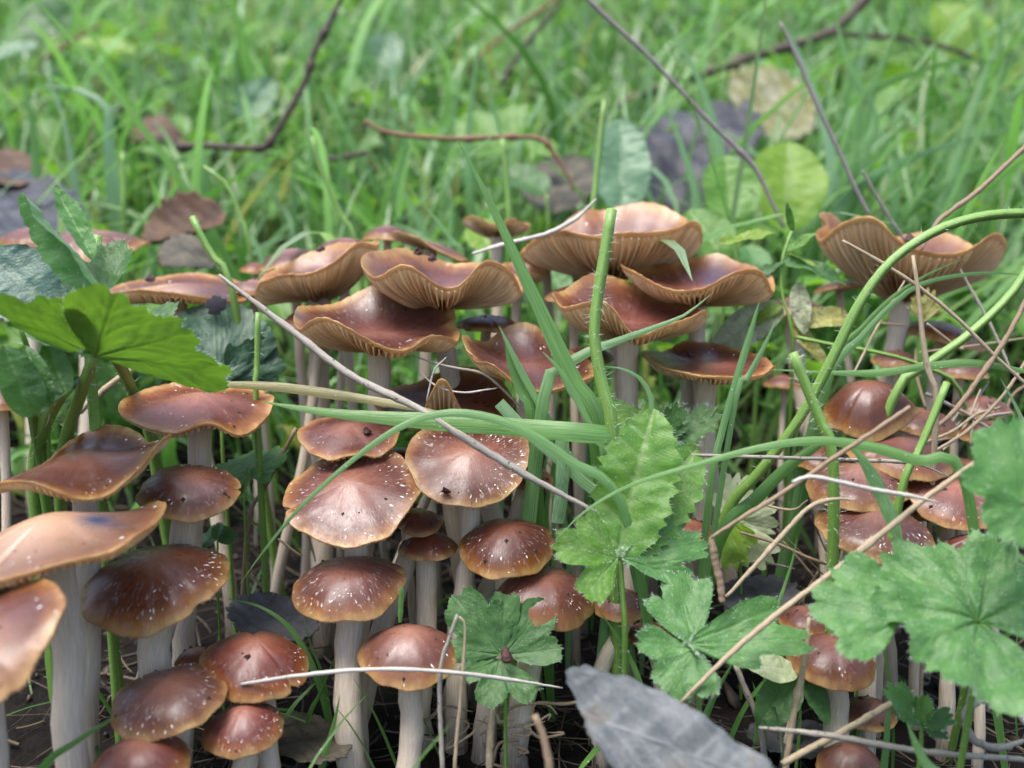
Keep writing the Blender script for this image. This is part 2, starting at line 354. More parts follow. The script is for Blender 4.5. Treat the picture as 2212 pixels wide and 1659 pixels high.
def grass_field():
    Bs = []
    def patch(n, y0, y1, half, pw=1.0):
        y = y0 + (y1 - y0) * rng.random(n) ** pw
        x = (rng.random(n) * 2 - 1) * half(y); return np.stack([x, y], 1)
    near = patch(2600, .42, .95, lambda y: .12 + .66 * y)
    mid = patch(3800, .9, 2.2, lambda y: .15 + .66 * y)
    far = patch(6500, 2.1, 7., lambda y: .5 + .66 * y, 1.3)
    clump = lambda P: .55 + .9 * np.clip(vnoise(P[:, 0] * 11, P[:, 1] * 11) + .5, 0, 1)
    geos = []
    for P, seg, hh, ww in ((near, 8, .135, .0058), (mid, 6, .16, .0082), (far, 4, .16, .012)):
        keep = rng.random(len(P)) < clump(P) * (1.0 if P is not near else np.clip((P[:, 1] - .40) / .08, .1, 1)); P = P[keep]; n = len(P)
        B = np.c_[P, gz(P[:, 0], P[:, 1]) - .003]
        h = hh * (.45 + .75 * rng.random(n)) * np.where(P[:, 1] < .62, .85, 1)
        tint = np.clip(.52 + .28 * rng.normal(size=n) + .35 * vnoise(P[:, 0] * 5, P[:, 1] * 5 + 40), 0, .94); tint[rng.random(n) < .07] = .96 + .04 * rng.random()
        geos.append(blades_geo(B, h, rng.random(n) * 6.283, np.abs(rng.normal(.35, .45, n)), np.abs(rng.normal(1.1, .9, n)), ww * (.35 + 1.0 * rng.random(n) ** 1.4), seg, tint))
    # long arching tangled blades
    for n, y0, y1, ln, ww in ((700, .46, 1.0, .20, .0066), (1000, .95, 2.6, .27, .0105)):
        y = y0 + (y1 - y0) * rng.random(n); x = (rng.random(n) * 2 - 1) * (.15 + .66 * y); B = np.c_[x, y, gz(x, y) - .003]
        geos.append(blades_geo(B, ln * (.6 + .7 * rng.random(n)), rng.random(n) * 6.283, np.abs(rng.normal(.4, .3, n)), np.abs(rng.normal(1.5, .7, n)), ww * (.45 + .8 * rng.random(n)), 10, np.clip(.70 + .22 * rng.normal(size=n), .1, .90)))
    # short sparse blades between the mushrooms and to both sides of them
    P = np.stack([(rng.random(230) * 2 - 1) * .34, .16 + .30 * rng.random(230)], 1); n = len(P)
    B = np.c_[P, gz(P[:, 0], P[:, 1]) - .003]
    geos.append(blades_geo(B, .05 * (.4 + rng.random(n)), rng.random(n) * 6.283, np.abs(rng.normal(.4, .3, n)), np.abs(rng.normal(.9, .5, n)), .0018 * (.5 + rng.random(n)), 6, np.clip(.3 + .2 * rng.normal(size=n), 0, .9)))
    # the tuft of long blades on the right
    n = 150; P = np.stack([.20 + .10 * rng.normal(size=n), .62 + .07 * rng.normal(size=n)], 1)
    B = np.c_[P, gz(P[:, 0], P[:, 1]) - .003]
    geos.append(blades_geo(B, .20 * (.6 + .6 * rng.random(n)), rng.normal(.3, .9, n), np.abs(rng.normal(.3, .25, n)), np.abs(rng.normal(.8, .4, n)), .0052 * (.6 + .6 * rng.random(n)), 9, np.clip(.62 + .2 * rng.normal(size=n), 0, .92)))
    V = np.vstack([g[0] for g in geos]); off = np.cumsum([0] + [len(g[0]) for g in geos])
    F = np.vstack([g[1] + o for g, o in zip(geos, off)])
    at_ = {k: np.concatenate([g[2][k] for g in geos]) for k in ('t', 'tint', 'bl')}
    o = mesh('grass', V, F, M_GRASS, attrs=at_); o['kind'] = 'stuff'
    tag(o, 'dense green lawn grass rising up the bank behind the mushrooms', 'grass')
grass_field()
def ground_cover():
    n = 1500; y = .46 + 3.2 * rng.random(n) ** 1.6; x = (rng.random(n) * 2 - 1) * (.15 + .64 * y)
    L = (.010 + .020 * rng.random(n)) * (1 + .35 * y); nu, nv = 8, 5; u = np.linspace(0, 1, nu); v = np.linspace(-1, 1, nv)
    W = .40 * np.sin(np.pi * np.clip(u, .02, .985) ** .85) ** .7; U, Vv = np.meshgrid(u, v, indexing='ij'); Vs = []; lf = []
    for i in range(n):
        az = rng.random() * 6.283; pt = rng.normal(.25, .45); X = np.array([math.cos(az) * math.cos(pt), math.sin(az) * math.cos(pt), math.sin(pt)])
        Y = nz(np.cross([0, 0, 1], X)); Y = nz(Y + .4 * rng.normal() * np.array([0, 0, 1.])); N = np.cross(X, Y)
        c = np.array([x[i], y[i], gz(x[i], y[i]) + .02 + .075 * rng.random()]); wd = W[:, None] * (.6 + .7 * rng.random()) * Vv
        Vs.append((c + L[i] * ((U - .1)[..., None] * X + wd[..., None] * Y + (.35 * np.abs(wd) - .25 * U ** 2)[..., None] * N)).reshape(-1, 3))
        lf.append(np.stack([U, np.exp(-(Vv / .12) ** 2) * .6, Vv], -1).reshape(-1, 3))
    F = (grid_faces(nu, nv, False)[None] + (np.arange(n) * nu * nv)[:, None, None]).reshape(-1, 4)
    o = mesh('ground_cover', np.vstack(Vs), F, LM['bright'], attrs=dict(lf=np.vstack(lf))); o['kind'] = 'stuff'
    tag(o, 'small broad weed leaves scattered through the lawn grass', 'weeds')
ground_cover()
def litter():
    n = 4200
    x = (rng.random(n) * 2 - 1) * .36; y = .10 + .45 * rng.random(n); z = gz(x, y)
    L = .008 + .035 * rng.random(n) ** 2; az = rng.random(n) * 6.283; r = .00018 + .0006 * rng.random(n) ** 3
    Vs, Fs, Ts = [], [], []; off = 0; seg = 5; th = np.array([0, 2.094, 4.189])
    for i in range(n):
        t = np.linspace(-.5, .5, seg + 1); b = rng.normal(0, .35); up = abs(rng.normal(0, .25))
        cx = x[i] + L[i] * (t * math.cos(az[i]) - b * t * t * math.sin(az[i])); cy = y[i] + L[i] * (t * math.sin(az[i]) + b * t * t * math.cos(az[i]))
        cz = np.maximum(gz(cx, cy) + r[i], z[i] + .001 + .006 * rng.random() + L[i] * up * (t + .1))
        C = np.stack([cx, cy, cz], 1); V = (C[:, None] + r[i] * np.stack([np.zeros(3) - np.sin(az[i]) * np.cos(th), np.cos(az[i]) * np.cos(th), np.sin(th)], 1)[None])
        Vs.append(V.reshape(-1, 3)); Fs.append(grid_faces(seg + 1, 3, True) + off); off += (seg + 1) * 3
        Ts.append(np.full((seg + 1) * 3, np.clip(rng.beta(1.1, 3.6), 0, 1)))
    # dark crumbs, bark chips and rotten leaf bits
    m = 1500; x = (rng.random(m) * 2 - 1) * .36; y = .10 + .45 * rng.random(m)
    for i in range(m):
        s = .0012 + .0055 * rng.random() ** 3; c = np.array([x[i], y[i], gz(x[i], y[i]) + s * .3])
        Q = rng.normal(size=(3, 3)); Q, _ = np.linalg.qr(Q)
        V = np.array([[1, 0, 0], [-1, 0, 0], [0, .7, 0], [0, -.7, 0], [0, 0, .35], [0, 0, -.35]]) * s * (.6 + .8 * rng.random((6, 1))) @ Q + c
        f = np.array([[0, 2, 4, 4], [2, 1, 4, 4], [1, 3, 4, 4], [3, 0, 4, 4], [2, 0, 5, 5], [1, 2, 5, 5], [3, 1, 5, 5], [0, 3, 5, 5]])
        Vs.append(V); Fs.append(f + off); off += 6; Ts.append(np.full(6, .25 * rng.random()))
    F = np.vstack(Fs); F = [list(dict.fromkeys(map(int, q))) for q in F]
    o = mesh('forest_litter', np.vstack(Vs), F, M_LITTER, attrs=dict(tint=np.concatenate(Ts))); o['kind'] = 'stuff'
    tag(o, 'dark litter of rootlets, straw bits and crumbs on the soil', 'litter')
litter()

# ================================================================ mushrooms
GRP = 'brown mushrooms of the dense cluster'
def periodic(ctrl, th, sm=9):
    c = sorted(((a % 360), r, z) for a, r, z in ctrl); a = np.array([q[0] for q in c]); deg = np.linspace(0, 360, 720, endpoint=False)
    ker = np.exp(-.5 * (np.arange(-60, 61) * .5 / sm) ** 2); ker /= ker.sum(); out = []
    for j in (1, 2):
        v = np.interp(deg, np.r_[a - 360, a, a + 360], np.tile([q[j] for q in c], 3))
        v = np.convolve(np.r_[v[-60:], v, v[:60]], ker, 'valid'); out.append(np.interp(np.degrees(th) % 360, np.r_[deg, 360], np.r_[v, v[0]]))
    return out
def mushroom(label, px, py, w, d, tilt=(8, 0), dome=.34, umbo=.05, ctrl=None, wob=.042, lean=None, sr=None, gills='lo', tone=.8, fleck=1.0,
             bruise=None, pale=None, p=2.6, inc=.10, cat='mushroom', seed=None, front=None, back=None):
    """px, py, w: middle and width of the cap in the photograph; ctrl: margin (angle, radius, height) with 0 right, 270 towards the camera"""
    rs = np.random.default_rng(seed if seed is not None else int(px * 7 + py * 13))
    C = at(px, py, d); Rr = w / 2 * mpx(d)
    A = nz([math.tan(R_(tilt[1])), -math.tan(R_(tilt[0])), 1]); X = nz(np.array([1., 0, 0]) - A * A[0]); Y = np.cross(A, X)
    if front:
        ctrl = []
        for pts, sg in ((front, -1), (back, 1)):
            for x, y, *r_ in pts:
                r_ = r_[0] if r_ else 1.0; c = max(-1., min(1., (x - px) / (w / 2 * r_))); a = sg * math.acos(c); Q = C + Rr * r_ * (math.cos(a) * X + math.sin(a) * Y)
                def vy(P): e = P - CAM; return (.5 - e.dot(UP) / e.dot(FWD) / (2 * HALF_V)) * IH
                y0, y1 = vy(Q), vy(Q + Rr * A); ctrl.append((math.degrees(a), r_, (y - y0) / (y1 - y0)))
        fold_sm = 5
    flat = ctrl is not None and len(ctrl) >= 8
    def hf(th): return sum(wob * .5 / k ** .3 * np.sin(k * th + rs2[k] * 1.7) for k in (8, 13))
    def zr(th):
        r = np.ones_like(th); z = np.zeros_like(th)
        if ctrl: r, z = periodic(ctrl, th, 5 if front else 9)
        for a0, wd, dp in notch: r = r - dp * np.exp(-((((th - a0) + np.pi) % (2 * np.pi) - np.pi) / wd) ** 2)
        for k in (2, 3, 5, 8, 13):
            a = wob * (1.0 / k ** .6); ph = rs2[k]
            r = r + a * .9 * np.sin(k * th + ph); z = z + (a * .8 * np.sin(k * th + ph * 1.7) if k < 8 else 0)
        return r, z
    notch = [(rs.random() * 6.28, .05 + .06 * rs.random(), .05 + .10 * rs.random()) for _ in range(rs.integers(0, 3))] if wob > .01 else []
    rs2 = {k: rs.random() * 6.28 for k in (2, 3, 5, 8, 13)}; bump2 = [(rs.random() * 6.28, .3 + .5 * rs.random(), rs.normal(0, .018)) for _ in range(5)]
    def top(s, r, z, th):
        h = dome * (np.clip(1 - s ** 2, 0, 1) ** 1.6 if flat else np.cos(np.pi / 2 * np.clip(s, 0, 1) ** 1.35)) + hf(th) * s ** 7 + umbo * np.exp(-(s / .30) ** 2) + z * s ** p - inc * np.clip((s - .78) / .22, 0, 1) ** 2 * (0 if flat else 1 if ctrl is None else .35)
        for a, rr, m in bump2: h = h + m * np.exp(-((s * np.cos(th - a) - rr) ** 2 + (s * np.sin(th - a)) ** 2) / .05)
        return h
    def world(s, r, th, h): return C + Rr * ((s * r * np.cos(th))[..., None] * X + (s * r * np.sin(th))[..., None] * Y + h[..., None] * A)
    # stem line
    stop = C + A * Rr * (dome * .55)
    q = at(*lean, d) if lean else C + np.array([rs.normal(0, .004), rs.normal(0, .003), -.05])
    dv = q - C; g = .0
    for _ in range(3):
        kk = (g - C[2]) / min(dv[2], -1e-3); b = C + dv * kk; g = float(gz(b[0], b[1])) - .004
    base = np.array([b[0], b[1], g]); hgt = max(stop[2] - g, .01)
    P = [base, base + np.array([rs.normal(0, .0035), rs.normal(0, .003), .38 * hgt]), stop - A * .38 * hgt * .9, stop]
    t = np.linspace(0, 1, 18)[:, None]; SC = (1 - t) ** 3 * P[0] + 3 * (1 - t) ** 2 * t * P[1] + 3 * (1 - t) * t * t * P[2] + t ** 3 * P[3]
    SC = SC + (np.sin(t * np.pi) * np.sin(t * 7 + rs.random() * 6)) * np.array([rs.normal(0, .0010), rs.normal(0, .0008), 0])
    srad = (.88 * sr / 2 * mpx(d)) if sr else Rr * .15
    root = thing('mushroom', label, cat, base, GRP)
    # cap
    nth = 120; th1 = np.linspace(0, 2 * np.pi, nth, endpoint=False); r1, z1 = zr(th1); TK = .035
    s_ = np.r_[.0015, np.linspace(.06, .8, 15), .85, .89, .92, .945, .965, .98, .992, 1.0]
    S, TH = np.meshgrid(s_, th1, indexing='ij'); H = top(S, r1, z1, TH)
    H = H + .010 * np.clip((S - .85) / .15, 0, 1) * np.sin(TH * 41 + rs2[3]) * .6
    rings = [world(S, r1[None, :], TH, H)]
    S2, TH2 = np.meshgrid([1.003, .99, .965], th1, indexing='ij'); H2 = top(np.minimum(S2, 1), r1, z1, TH2) - np.array([.4, .9, 1.05])[:, None] * TK
    rings.append(world(S2, r1[None, :], TH2, H2))
    V = np.vstack(rings).reshape(-1, 3); sall = np.r_[s_, 1., 1., 1.]; thall = np.tile(th1, len(sall)); sv_ = np.repeat(sall, nth)
    pc = np.stack([np.cos(thall) + rs.random() * 0, np.sin(thall), sv_], 1) + np.array([0, 0, 0.])
    def spot(sp):
        if not sp: return np.zeros(len(sv_))
        out = np.zeros(len(sv_))
        for a, s0, wd, am in sp:
            x, y = sv_ * np.cos(thall), sv_ * np.sin(thall); cx, cy = s0 * math.cos(R_(a)), s0 * math.sin(R_(a))
            out = np.maximum(out, am * np.exp(-((x - cx) ** 2 + (y - cy) ** 2) / wd ** 2))
        return np.clip(out, 0, 1)
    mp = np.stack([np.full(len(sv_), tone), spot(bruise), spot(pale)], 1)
    rot = rs.random() * 6.28; pcr = pc.copy(); pcr[:, 0] = pc[:, 0] * math.cos(rot) - pc[:, 1] * math.sin(rot); pcr[:, 1] = pc[:, 0] * math.sin(rot) + pc[:, 1] * math.cos(rot)
    cap = mesh('cap', V, grid_faces(len(sall), nth, True), M_CAP, root, attrs=dict(pc=pcr, mp=mp, fleck=np.full(len(sv_), fleck)), origin=base)
    # raised whitish veil scraps towards the rim, crumbs of soil anywhere on the skin
    def skin(s, th):
        f = lambda s, th: world(s, zr(th)[0], th, top(s, *zr(th), th))
        P = f(s, th); tr = f(s + .02, th) - P; ta = f(s, th + .03) - P; tr /= np.linalg.norm(tr, axis=1)[:, None] + 1e-12
        n_ = np.cross(tr, ta); n_ /= np.linalg.norm(n_, axis=1)[:, None] + 1e-12; return P, tr, np.cross(n_, tr), n_
    nf = int(42 * fleck)
    if nf:
        th_ = rs.choice(rs.random(5) * 6.283, nf) + rs.normal(0, .55, nf); s_f = np.clip(rs.normal(.80, .10, nf), .45, .955)
        P_, tr, ta, nn = skin(s_f, th_); l = Rr * (.012 + .040 * rs.random((nf, 1)) ** 2); wd_ = Rr * (.006 + .012 * rs.random((nf, 1)))
        q_ = ta * rs.normal(0, .35, (nf, 1)); tr2 = tr + q_; h_ = nn * .00012
        Vf = np.stack([P_ - tr2 * l, P_ - ta * wd_ + h_, P_ + ta * wd_ * .8 + h_ * 1.6, P_ + tr2 * l * (.6 + .6 * rs.random((nf, 1))) + h_ * 2 * rs.random((nf, 1))], 1).reshape(-1, 3)
        i4 = np.arange(nf)[:, None] * 4; mesh('veil_scraps', Vf, np.hstack([i4, i4 + 1, i4 + 3, i4 + 2]), M_VEIL, cap, smooth=False, origin=base)['kind'] = 'stuff'
    ncr = rs.integers(3, 16); th_ = rs.random(ncr) * 6.283; P_, tr, ta, nn = skin(np.sqrt(rs.random(ncr)) * .93, th_); sz = .00018 + .00075 * rs.random((ncr, 1)) ** 3
    Vc = np.stack([P_ + tr * sz * 1.6, P_ - tr * sz, P_ + ta * sz * .8, P_ - ta * sz, P_ + nn * sz * .8], 1).reshape(-1, 3); i5 = np.arange(ncr)[:, None] * 5
    mesh('soil_crumbs', Vc, np.vstack([i5 + np.array([[a_, b_, 4]]) for a_, b_ in ((0, 2), (2, 1), (1, 3), (3, 0))]), M_CRUMB, cap, smooth=False, origin=base)['kind'] = 'stuff'
    # gills: thin radial blades with flat valleys between them, every other one short
    N = {'hi': 84, 'lo': 56}[gills]; nr = {'hi': 14, 'lo': 7}[gills]
    gi = np.arange(N); off = np.array([-.10, .10, .24, .76]) / N
    thg = ((gi / N)[:, None] + off[None] + rs.normal(0, .0012, (N, 1))).ravel() * 2 * np.pi; ridge = np.tile([1., 1., 0, 0], N); odd = np.repeat(gi % 2, 4)
    s0 = max(.08, srad / Rr * .8); sg = np.linspace(s0, .985, nr); r2, z2 = zr(thg)
    S, TH = np.meshgrid(sg, thg, indexing='ij'); H = top(S, r2, z2, TH) - TK * 1.0 - .06 * (1 - S)
    env = np.clip((1 - S) / .12, 0, 1) ** .6 * np.where(odd[None] == 1, np.clip((S - .42) / .2, 0, 1), 1)
    H = H - ridge[None] * env * (.075 + .05 * (1 - S)) * (1 + .25 * np.sin(TH * 5 + 3))
    pcg = np.stack([np.cos(TH), np.sin(TH), S], -1).reshape(-1, 3)
    mesh('gills', world(S, r2[None, :], TH, H).reshape(-1, 3), grid_faces(nr, len(thg), True), M_GILL, root, smooth=False, attrs=dict(pc=pcg, ridge=(ridge[None] * np.clip(env, 0, 1)).ravel()), origin=base)
    # stem
    tt = t[:, 0]; rad = srad * (1.05 + .25 * np.exp(-tt / .06) - .06 * np.sin(tt * 3.1) + .10 * np.clip((tt - .9) / .1, 0, 1)) * (1 + .03 * rs.normal(size=18))
    SC = SC + np.stack([rs.normal(0, srad * .06, 18), rs.normal(0, srad * .06, 18), np.zeros(18)], 1)
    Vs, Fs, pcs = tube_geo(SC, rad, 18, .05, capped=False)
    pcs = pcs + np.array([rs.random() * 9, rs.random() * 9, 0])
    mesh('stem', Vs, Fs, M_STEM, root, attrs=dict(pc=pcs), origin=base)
    return root

# ================================================================ blades, stalks, straws, twigs
def pts3(pts, d):
    return np.array([at(p[0], p[1], p[2] if len(p) > 2 else d) for p in pts])
def root_down(P, end=-1, push=.01):
    """carry the rooted end of a stalk on down into the soil"""
    a = P[end]; b = P[-2 if end == -1 else 1]; t = nz(a - b); t = nz([t[0] * .6, t[1] * .6 + .15, min(t[2], -.6)])
    out = []; q = a.copy()
    for _ in range(60):
        q = q + t * .004; t = nz(t + np.array([0, 0, -.12]))
        if q[2] < gz(q[0], q[1]) - .003: break
    mid = (a + q) / 2; mid = mid + .0 * t
    ext = [q] if np.linalg.norm(q - a) < .02 else [mid, q]
    return np.vstack([P] + [e[None] for e in ext]) if end == -1 else np.vstack([e[None] for e in ext[::-1]] + [P])
def grass_blade(label, pts, w, d=.27, root='end', taper=('tip', 'base'), tint=.55, fold=.25, group=None, n=36, face=None, name='grass_blade', mat=None, cat='grass blade', twist=0.):
    P = pts3(pts, d)
    if root == 'end': P = root_down(P, -1)
    elif root == 'start': P = root_down(P, 0)
    C = spline(P, n); t = np.linspace(0, 1, n); T = np.gradient(C, axis=0); T /= np.linalg.norm(T, axis=1)[:, None]
    view = C - CAM; view /= np.linalg.norm(view, axis=1)[:, None]
    if face is not None: view = np.tile(nz(face), (n, 1))
    S = np.cross(T, view); S /= np.linalg.norm(S, axis=1)[:, None] + 1e-9; N = np.cross(S, T)
    a = twist * (t - .3) + .25; S, N = S * np.cos(a)[:, None] + N * np.sin(a)[:, None], N * np.cos(a)[:, None] - S * np.sin(a)[:, None]
    dd = float(np.median([p[2] if len(p) > 2 else d for p in pts])); W = w * mpx(dd) * np.ones(n)
    f = {'tip': lambda u: np.clip(u / .45, .01, 1) ** .75, 'base': lambda u: np.clip(.55 + u * 2, 0, 1), 'cut': lambda u: np.ones_like(u), 'short': lambda u: np.clip(u / .12, .02, 1) ** .6}
    W = W * f[taper[0]](t) * f[taper[1]](1 - t) * (1 + .04 * np.sin(t * 19))
    cols = np.array([-.5, -.25, 0, .25, .5]); lift = np.array([0, .7, 1., .7, 0]) * -fold
    V = C[:, None] + W[:, None, None] * (cols[None, :, None] * S[:, None] + lift[None, :, None] * N[:, None] * .5)
    bl = np.stack([np.repeat(t[:, None] * 12, 5, 1), np.tile(cols, (n, 1)), np.zeros((n, 5))], -1).reshape(-1, 3)
    base = P[-1] if root != 'start' else P[0]
    o = mesh(name, V.reshape(-1, 3), grid_faces(n, 5, False), mat or M_GRASS, attrs=dict(t=np.repeat(.5 + .5 * t, 5), tint=np.full(n * 5, tint), bl=bl), origin=base)
    o.location = tuple(base); return tag(o, label, cat, group)
def stalk(label, pts, w, d=.27, root='end', hairs=260, hl=.0026, name='plant_stalk', cat='stalk', group=None, n=30, ridged=True, parent=None, part=None):
    P = pts3(pts, d); m0 = len(P)
    if root == 'end': P = root_down(P, -1)
    C = spline(P, n); dd = float(np.median([p[2] if len(p) > 2 else d for p in pts])); r = .84 * w / 2 * mpx(dd)
    V, F, pc = tube_geo(C, r * (1 + .22 * np.linspace(-1, 1, n)) * (1 + .04 * np.sin(np.linspace(0, 23, n))), 16, .07, ridge=.09)
    if parent is not None:
        org = np.array(parent.location); o = mesh(part or 'stem', V, F, M_STALK, parent, attrs=dict(pc=pc), origin=org); rt = o
        if not hairs: return o
    else:
        org = P[-1]; rt = thing(name, label, cat, org, group); o = mesh('stem', V, F, M_STALK, rt, attrs=dict(pc=pc), origin=org)
    if hairs:
        T, N, B = frames(C); k = rng.integers(0, n, hairs); a = rng.random(hairs) * 6.283; u = rng.random((hairs, 1))
        k2 = np.minimum(k + 1, n - 1); dirs = np.cos(a)[:, None] * N[k] + np.sin(a)[:, None] * B[k]
        Vh, Fh = hair_geo(C[k] * (1 - u) + C[k2] * u + dirs * r * .95, dirs, hl, .00006, .3)
        h = mesh('hairs', Vh, Fh, M_HAIR, o, smooth=False, origin=org); h['kind'] = 'stuff'
    return rt
def straw(label, pts, w, d=.26, mat=None, name='dry_straw', cat='straw', group=None, n=34, flat=1.0, nodes=(), root=None, ends=(.8, .8), lump=.10, side=None, sag=0.):
    P = pts3(pts, d)
    if root == 'end': P = root_down(P, -1)
    C = spline(P, n); dd = float(np.median([p[2] if len(p) > 2 else d for p in pts])); r = .82 * w / 2 * mpx(dd); t = np.linspace(0, 1, n)
    rad = r * (ends[0] + (1 - ends[0]) * np.clip(t / .2, 0, 1)) * (ends[1] + (1 - ends[1]) * np.clip((1 - t) / .2, 0, 1)) * (1 + .06 * rng.normal(size=n))
    for u in nodes: rad = rad * (1 + .75 * np.exp(-((t - u) / .014) ** 2))
    C = C + rng.normal(0, r * .06, C.shape)
    V, F, pc = tube_geo(C, rad, 9, lump); pc[:, 2] *= 6
    org = P[0]; o = mesh(name, V, F, mat, attrs=dict(pc=pc), origin=org); o.location = tuple(org)
    return tag(o, label, cat, group)

# ================================================================ leaves
def frame_of(base, tip, normal):
    L = np.linalg.norm(tip - base); X = nz(tip - base)
    N = nz(CAM - (base + tip) / 2) if isinstance(normal, str) and normal == 'cam' else nz(normal)
    N = nz(N - X * N.dot(X)); return L, X, N, np.cross(N, X)
def lobed_leaf(parent, base, tip, lobes=((0, 1, 32),), normal=(0, 0, 1), span=80, teeth=9, td=.10, wide=1.0, cup=.15, droop=.12, relief=.02, mat='mid', hairs=90, hl=.0016, rmin=.10, ruffle=.03, d=.27, name='leaf', crease=0., surf_hairs=0, label=None):
    base = at(base[0], base[1], base[2] if len(base) > 2 else d); tip = at(tip[0], tip[1], tip[2] if len(tip) > 2 else d)
    L, X, N, Y = frame_of(base, tip, normal); nphi, ns = 121, 16
    ph = np.linspace(-span, span, nphi); s = np.linspace(.02, 1, ns)
    r = np.full(nphi, rmin)
    for a, l, wd in lobes: r = np.maximum(r, l * np.exp(-np.abs((ph - a) / (wd * 1.42)) ** 3.6))
    r = np.convolve(np.r_[r[:1].repeat(1), r, r[-1:].repeat(1)], [.2, .6, .2], 'valid')
    tri = 1 - np.abs(np.sin(np.pi * (ph / (2 * span) * teeth + rng.random()) + .5 * np.sin(ph * .21))); r = r * (1 - 1.15 * td * tri) * (1 + .012 * rng.normal(size=nphi))
    S, PH = np.meshgrid(s, ph, indexing='ij'); a = np.radians(PH); rr = S * r[None]
    x = rr * np.cos(a); y = wide * rr * np.sin(a)
    vein = np.zeros_like(S)
    for al, l, wd in lobes:
        vein = np.maximum(vein, np.exp(-np.abs(rr * np.radians(PH - al)) ** 2 / .010 ** 2 / (1.2 - .7 * S)) * (S < .95))
        for sg in (-1, 1):
            for q in (.28, .5, .7): vein = np.maximum(vein, .7 * np.exp(-((np.radians(PH - al) * sg - .75 * (rr - q * l)) / .03) ** 2) * (rr > q * l) * (np.abs(PH - al) < wd * 1.1))
    k1, k2 = rng.random(2) * 6
    z = cup * y ** 2 * 1.4 - droop * x ** 2 - relief * vein + crease * np.abs(y) + ruffle * S ** 2 * np.sin(np.radians(PH) * 9 + k1) + .6 * ruffle * np.sin(x * 9 + k2) * np.cos(y * 8) + .035 * vnoise(x * 8 + k1 * 3, y * 8 + k2 * 3) * S + .018 * vnoise(x * 21 + k1, y * 21)
    V = base + L * (x[..., None] * X + y[..., None] * Y + z[..., None] * N)
    org = np.array(parent.location)
    lf = np.stack([S, np.clip(vein, 0, 1), PH / span], -1).reshape(-1, 3)
    o = mesh(name, V.reshape(-1, 3), grid_faces(ns, nphi, False), LM[mat], parent, attrs=dict(lf=lf), origin=org)
    if label: o['label'] = label
    if hairs or surf_hairs:
        E = V[-1]; k = rng.integers(2, nphi - 2, hairs); out = E[k] - V[-3][k]; out = out / (np.linalg.norm(out, axis=1)[:, None] + 1e-9)
        PP, NN = [E[k]], [out]
        if surf_hairs:
            i = rng.integers(2, ns, surf_hairs); j = rng.integers(2, nphi - 2, surf_hairs); PP.append(V[i, j]); NN.append(np.tile(N, (surf_hairs, 1)) + .6 * out[rng.integers(0, len(out), surf_hairs)] if hairs else np.tile(N, (surf_hairs, 1)))
        Vh, Fh = hair_geo(np.vstack(PP), np.vstack(NN), hl, .00005, .4)
        h = mesh('hairs', Vh, Fh, M_HAIR, o, smooth=False, origin=org); h['kind'] = 'stuff'
    return o
def oval_leaf(parent, base, tip, width=.35, normal='cam', d=.27, mat='mid', fold=.25, droop=.15, pos=.45, tooth=0., notch=0., name='leaf', hole=None, ruffle=.02, label=None, hairs=0, m=None, curl=0.):
    base = at(base[0], base[1], base[2] if len(base) > 2 else d); tip = at(tip[0], tip[1], tip[2] if len(tip) > 2 else d)
    L, X, N, Y = frame_of(base, tip, normal); nu, nv = 76, 17
    u = np.linspace(0, 1, nu); v = np.linspace(-1, 1, nv)
    W = width * np.where(u < pos, np.sqrt(np.clip(1 - ((pos - u) / pos) ** 2, 0, 1)), np.clip(1 - ((u - pos) / (1 - pos)) ** 2, 0, 1) ** .75) + .006
    W = W * (1 - tooth * np.abs((u * 19 + .4 * np.sin(u * 23)) % 2 - 1) * (.6 + .8 * np.sin(u * 3.1)))
    U, Vv = np.meshgrid(u, v, indexing='ij'); y = W[:, None] * Vv
    x = U - notch * np.abs(Vv) ** 1.5 * np.clip(.35 - U, 0, 1)
    vein = np.maximum(np.exp(-(y / .012) ** 2), .7 * np.exp(-((((U - .55 * np.abs(y)) * 7) % 1 - .5) / .09) ** 2) * (np.abs(Vv) < .9))
    k1, k2 = rng.random(2) * 6
    z = fold * np.abs(y) - droop * x ** 2 - .012 * vein + ruffle * np.sin(U * 11 + k1) * Vv + ruffle * np.sin(U * 5 + k2) + curl * Vv ** 2 * W[:, None] + .03 * vnoise(x * 9 + k1 * 3, y * 9 + k2 * 3) + .015 * vnoise(x * 24 + k1, y * 24)
    P = base + L * (x[..., None] * X + y[..., None] * Y + z[..., None] * N); org = np.array(parent.location)
    lf = np.stack([U, np.clip(vein, 0, 1), Vv], -1).reshape(-1, 3)
    o = mesh(name, P.reshape(-1, 3), grid_faces(nu, nv, False), m or LM[mat], parent, attrs=dict(lf=lf), origin=org)
    if label: o['label'] = label
    if hairs:
        k = rng.integers(2, nu - 1, hairs); sd_ = rng.integers(0, 2, hairs) * (nv - 1); E = P[k, sd_]; out = E - P[k, nv // 2]; out /= np.linalg.norm(out, axis=1)[:, None] + 1e-9
        i, j = rng.integers(2, nu - 1, hairs), rng.integers(1, nv - 1, hairs)
        Vh, Fh = hair_geo(np.vstack([E, P[i, j]]), np.vstack([out, np.tile(N, (hairs, 1))]), .0013, .00005, .4)
        h = mesh('hairs', Vh, Fh, M_HAIR, o, smooth=False, origin=org); h['kind'] = 'stuff'
    return o
